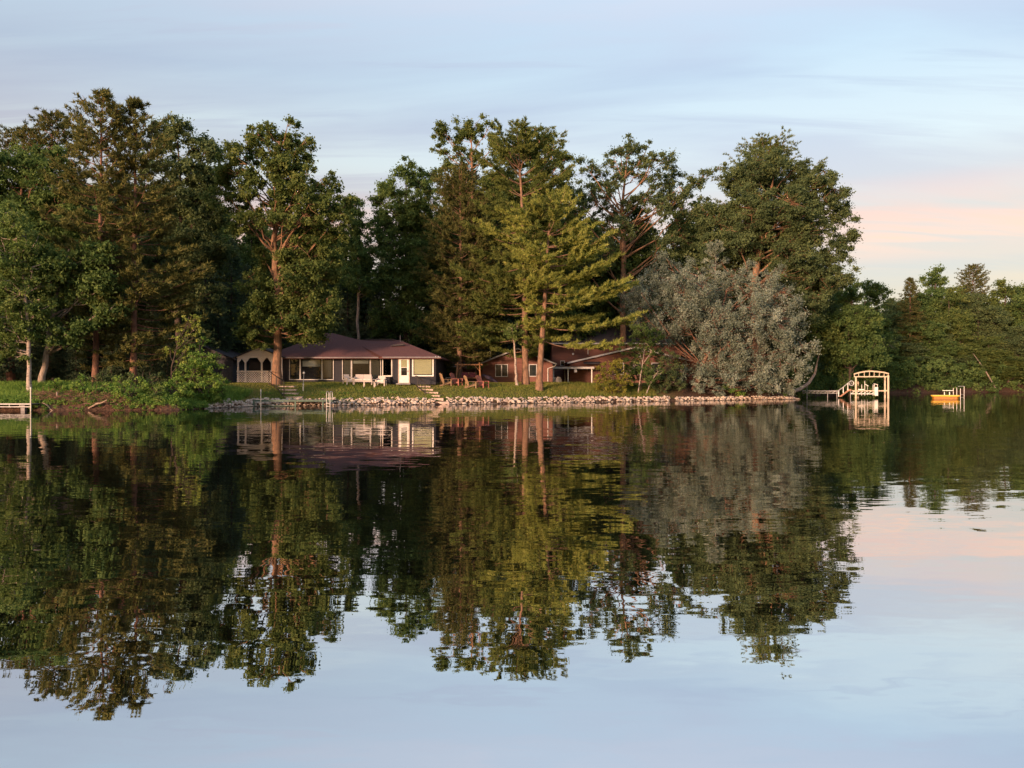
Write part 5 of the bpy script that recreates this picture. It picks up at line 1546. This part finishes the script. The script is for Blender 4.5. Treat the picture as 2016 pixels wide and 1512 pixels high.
co = t.nodes.new('ShaderNodeTexCoord'); nz = t.nodes.new('ShaderNodeTexNoise'); nz.inputs['Scale'].default_value = 9; nz.inputs['Detail'].default_value = 4
t.links.new(co.outputs['Object'], nz.inputs['Vector'])
mxn = t.nodes.new('ShaderNodeMix'); mxn.data_type = 'RGBA'; mxn.blend_type = 'MULTIPLY'; mxn.inputs[0].default_value = .5
t.links.new(rr.outputs[0], mxn.inputs[6]); t.links.new(nz.outputs['Fac'], mxn.inputs[7]); ge = t.nodes.new('ShaderNodeNewGeometry'); sz = t.nodes.new('ShaderNodeSeparateXYZ'); t.links.new(ge.outputs['Position'], sz.inputs[0])
wz = t.nodes.new('ShaderNodeMapRange'); wz.inputs['From Min'].default_value = .01; wz.inputs['From Max'].default_value = .07; t.links.new(sz.outputs['Z'], wz.inputs['Value'])
wet = t.nodes.new('ShaderNodeMix'); wet.data_type = 'RGBA'; wet.inputs[6].default_value = (.06, .05, .035, 1)   # wet, algae-stained foot of the stones
t.links.new(wz.outputs[0], wet.inputs[0]); t.links.new(mxn.outputs[2], wet.inputs[7]); t.links.new(wet.outputs[2], bs.inputs['Base Color'])
rng = np.random.default_rng(21)
SM = []
for k in range(8):
    bm = bmesh.new()
    for q in unit(rng.normal(size=(17, 3))) * rng.uniform(.82, 1.08, (17, 1)): bm.verts.new(q * np.array([.5, .42, .34]))
    bmesh.ops.convex_hull(bm, input=bm.verts)
    for v in [v for v in bm.verts if not v.link_faces]: bm.verts.remove(v)
    bmesh.ops.recalc_face_normals(bm, faces=bm.faces)
    me = bpy.data.meshes.new('stone'); bm.to_mesh(me); bm.free(); me.materials.append(M_STONE)
    a = me.attributes.new('tint', 'FLOAT', 'POINT')
    SM.append(me)
bank = thing('stone_bank', 'band of pale rounded stones lining the water in front of the lawn', None, (0, 58, 0)); del bank['label']
tag(bank, 'band of pale rounded stones lining the water in front of the lawn', None, None, 'structure')
S_ = []
for px in np.arange(404, 1574, .55):
    if 857 < px < 880 or 1318 < px < 1329: continue
    Ysh = np.interp((px), [(a[0] / a[1]) * FPX + 1008 for a in SHORE[3:25]], [a[1] for a in SHORE[3:25]])
    wide = np.interp(px, [404, 440, 560, 600, 700, 1150, 1330, 1500, 1574], [.7, 1.15, 1.2, 1.0, 1.25, 1.2, .95, .85, .5])
    dd = rng.uniform(-.25, wide)
    Y = Ysh + dd
    x = SX(px + rng.uniform(-2, 2), Y)
    s = rng.uniform(.13, .34) * (1.0 if rng.random() < .9 else 1.45)
    z = max(GZ(x, Y), -.05) + s * .06 + (rng.uniform(0, .05) if dd < wide * .8 else 0)
    S_.append((s / Y, x, Y, z, s, rng.integers(8), rng.uniform(0, 6.28), rng.normal(0, .35), rng.normal(0, .35)))
S_.sort(key=lambda a: -a[0])
rest = Geo()
for i, (_, x, Y, z, s, k, rz, rx, ry) in enumerate(S_):
    if i < 300:
        o = bpy.data.objects.new('stone', SM[k]); COL.objects.link(o); o.parent = bank
        o.location = (x, Y - 58, z); o.rotation_euler = (rx, ry, rz); o.scale = (s, s, s * .95)
    else:
        M4 = Matrix.Translation((x, Y - 58, z)) @ Matrix.Rotation(rz, 4, 'Z') @ Matrix.Rotation(rx, 4, 'X') @ Matrix.Scale(s, 4)
        me = SM[k]
        V = np.array([M4 @ v.co for v in me.vertices]); T = np.array([p.vertices[:] for p in me.polygons])
        rest.add(V, None, T, np.full(len(V), rng.random()))
o = bpy.data.objects.new('small_stones', rest.mesh('small_stones', M_STONE)); COL.objects.link(o); o.parent = bank; o['kind'] = 'stuff'

# ------------------------------------------------------------------ grass on the lawn slope and weeds on the bank
def grass(name, label, x0, x1, y0, y1, n, hh, d0, d1, leaf, wd=.03):
    x = rng.uniform(x0, x1, n); y = rng.uniform(y0, y1, n)
    d = sdist(x, y); k = (d > d0) & (d < d1)
    x = x[k]; y = y[k]; N = len(x)
    b = np.stack([x, y, ground_z(x, y) - .01], 1)
    patch = .5 + .5 * hnoise(x * .55 + 3, y * .8)
    h = hh * rng.uniform(.5, 1.3, N) * (.6 + .7 * patch)
    tip = b + np.stack([rng.normal(0, .45, N) * h, rng.normal(0, .45, N) * h, h], 1)
    a = rng.uniform(0, 6.28, N); s = np.stack([np.cos(a), np.sin(a), 0 * a], 1) * wd
    V = np.stack([b - s, b + s, tip], 1).reshape(-1, 3)
    g = Geo(); g.add(V, None, np.arange(N * 3).reshape(-1, 3), np.repeat(np.clip(.75 - .55 * patch + rng.normal(0, .2, N), 0, 1), 3))
    tag(link(bpy.data.objects.new(name, g.mesh(name, leaf))), label, None, None, 'stuff')


grass('grass', 'short lawn grass on the slope above the stones', -22, 13, 50, 72, 120000, .11, 1.1, 9.5, L_GRASS)
grass('grass', 'taller unmown grass on the slope right of the pines', 3, 13, 58, 70, 22000, .26, 1.0, 6.5, L_GRASS)
grass('grass', 'rough weeds along the top of the left bank', -40, -19, 44, 56, 60000, .28, .30, 5.5, L_SHRUB)
rng = np.random.default_rng(8)
wc = []
for px, py, n in ((600, 782, 5), (660, 788, 4), (680, 776, 4), (690, 786, 5), (620, 775, 3), (845, 786, 4), (860, 782, 3), (700, 772, 2), (755, 774, 3), (470, 780, 5), (500, 776, 4), (440, 782, 5)):
    q = ground_hit(px, py)
    for _ in range(n): wc.append((q.x + rng.normal(0, .5), q.y + rng.normal(0, .2), q.z + .08))
g = Geo(); leaf_cloud(g, rng, np.array(wc), np.full(len(wc), .2), 34, .09)
tag(link(bpy.data.objects.new('weeds', g.mesh('weeds', L_SHRUB))), 'green weeds sprouting between the stones', None, None, 'stuff')

# pollen and bits drifting on the water
rng = np.random.default_rng(14)
n = 160
yb = 22 + 50 * rng.random(n); xb = rng.uniform(-.2, .7, n) * yb
a = rng.uniform(0, 6.28, n); s = rng.uniform(.012, .035, n) * (.4 + yb / 60)
V = np.stack([np.stack([xb + s * np.cos(a + k), yb + s * np.sin(a + k), np.full(n, .005)], 1) for k in (0, 1.4, 3.0, 4.6)], 1).reshape(-1, 3)
g = Geo(); g.add(V, np.arange(n * 4).reshape(-1, 4))
tag(link(bpy.data.objects.new('floating_bits', g.mesh('floating_bits', mat('pollen', (.62, .58, .48), rough=.9)))), 'specks of pollen and leaf bits drifting on the lake', None, None, 'stuff')


# weeds and grasses hanging over the edge of the left bank
rng = np.random.default_rng(31)
n = 900
pxs = rng.uniform(-40, 410, n)
keep = (pxs < 72) | (pxs > 255) | (rng.random(n) < .45)
pxs = pxs[keep]; n = len(pxs)
shx = [(a[0] / a[1]) * FPX + 1008 for a in SHORE[3:25]]; shy = [a[1] for a in SHORE[3:25]]
ys_ = np.interp(pxs, shx, shy) + rng.uniform(-.05, 1.3, n); xs_ = (pxs - 1008) / FPX * ys_
C = np.stack([xs_, ys_, np.maximum(ground_z(xs_, ys_), .05) + rng.uniform(.02, .24, n)], 1)
g = Geo(); leaf_cloud(g, rng, C, rng.uniform(.12, .26, n), 26, .10)
tag(link(bpy.data.objects.new('bank_weeds', g.mesh('bank_weeds', L_SHRUB))), 'leafy weeds hanging over the edge of the left bank', None, None, 'stuff')
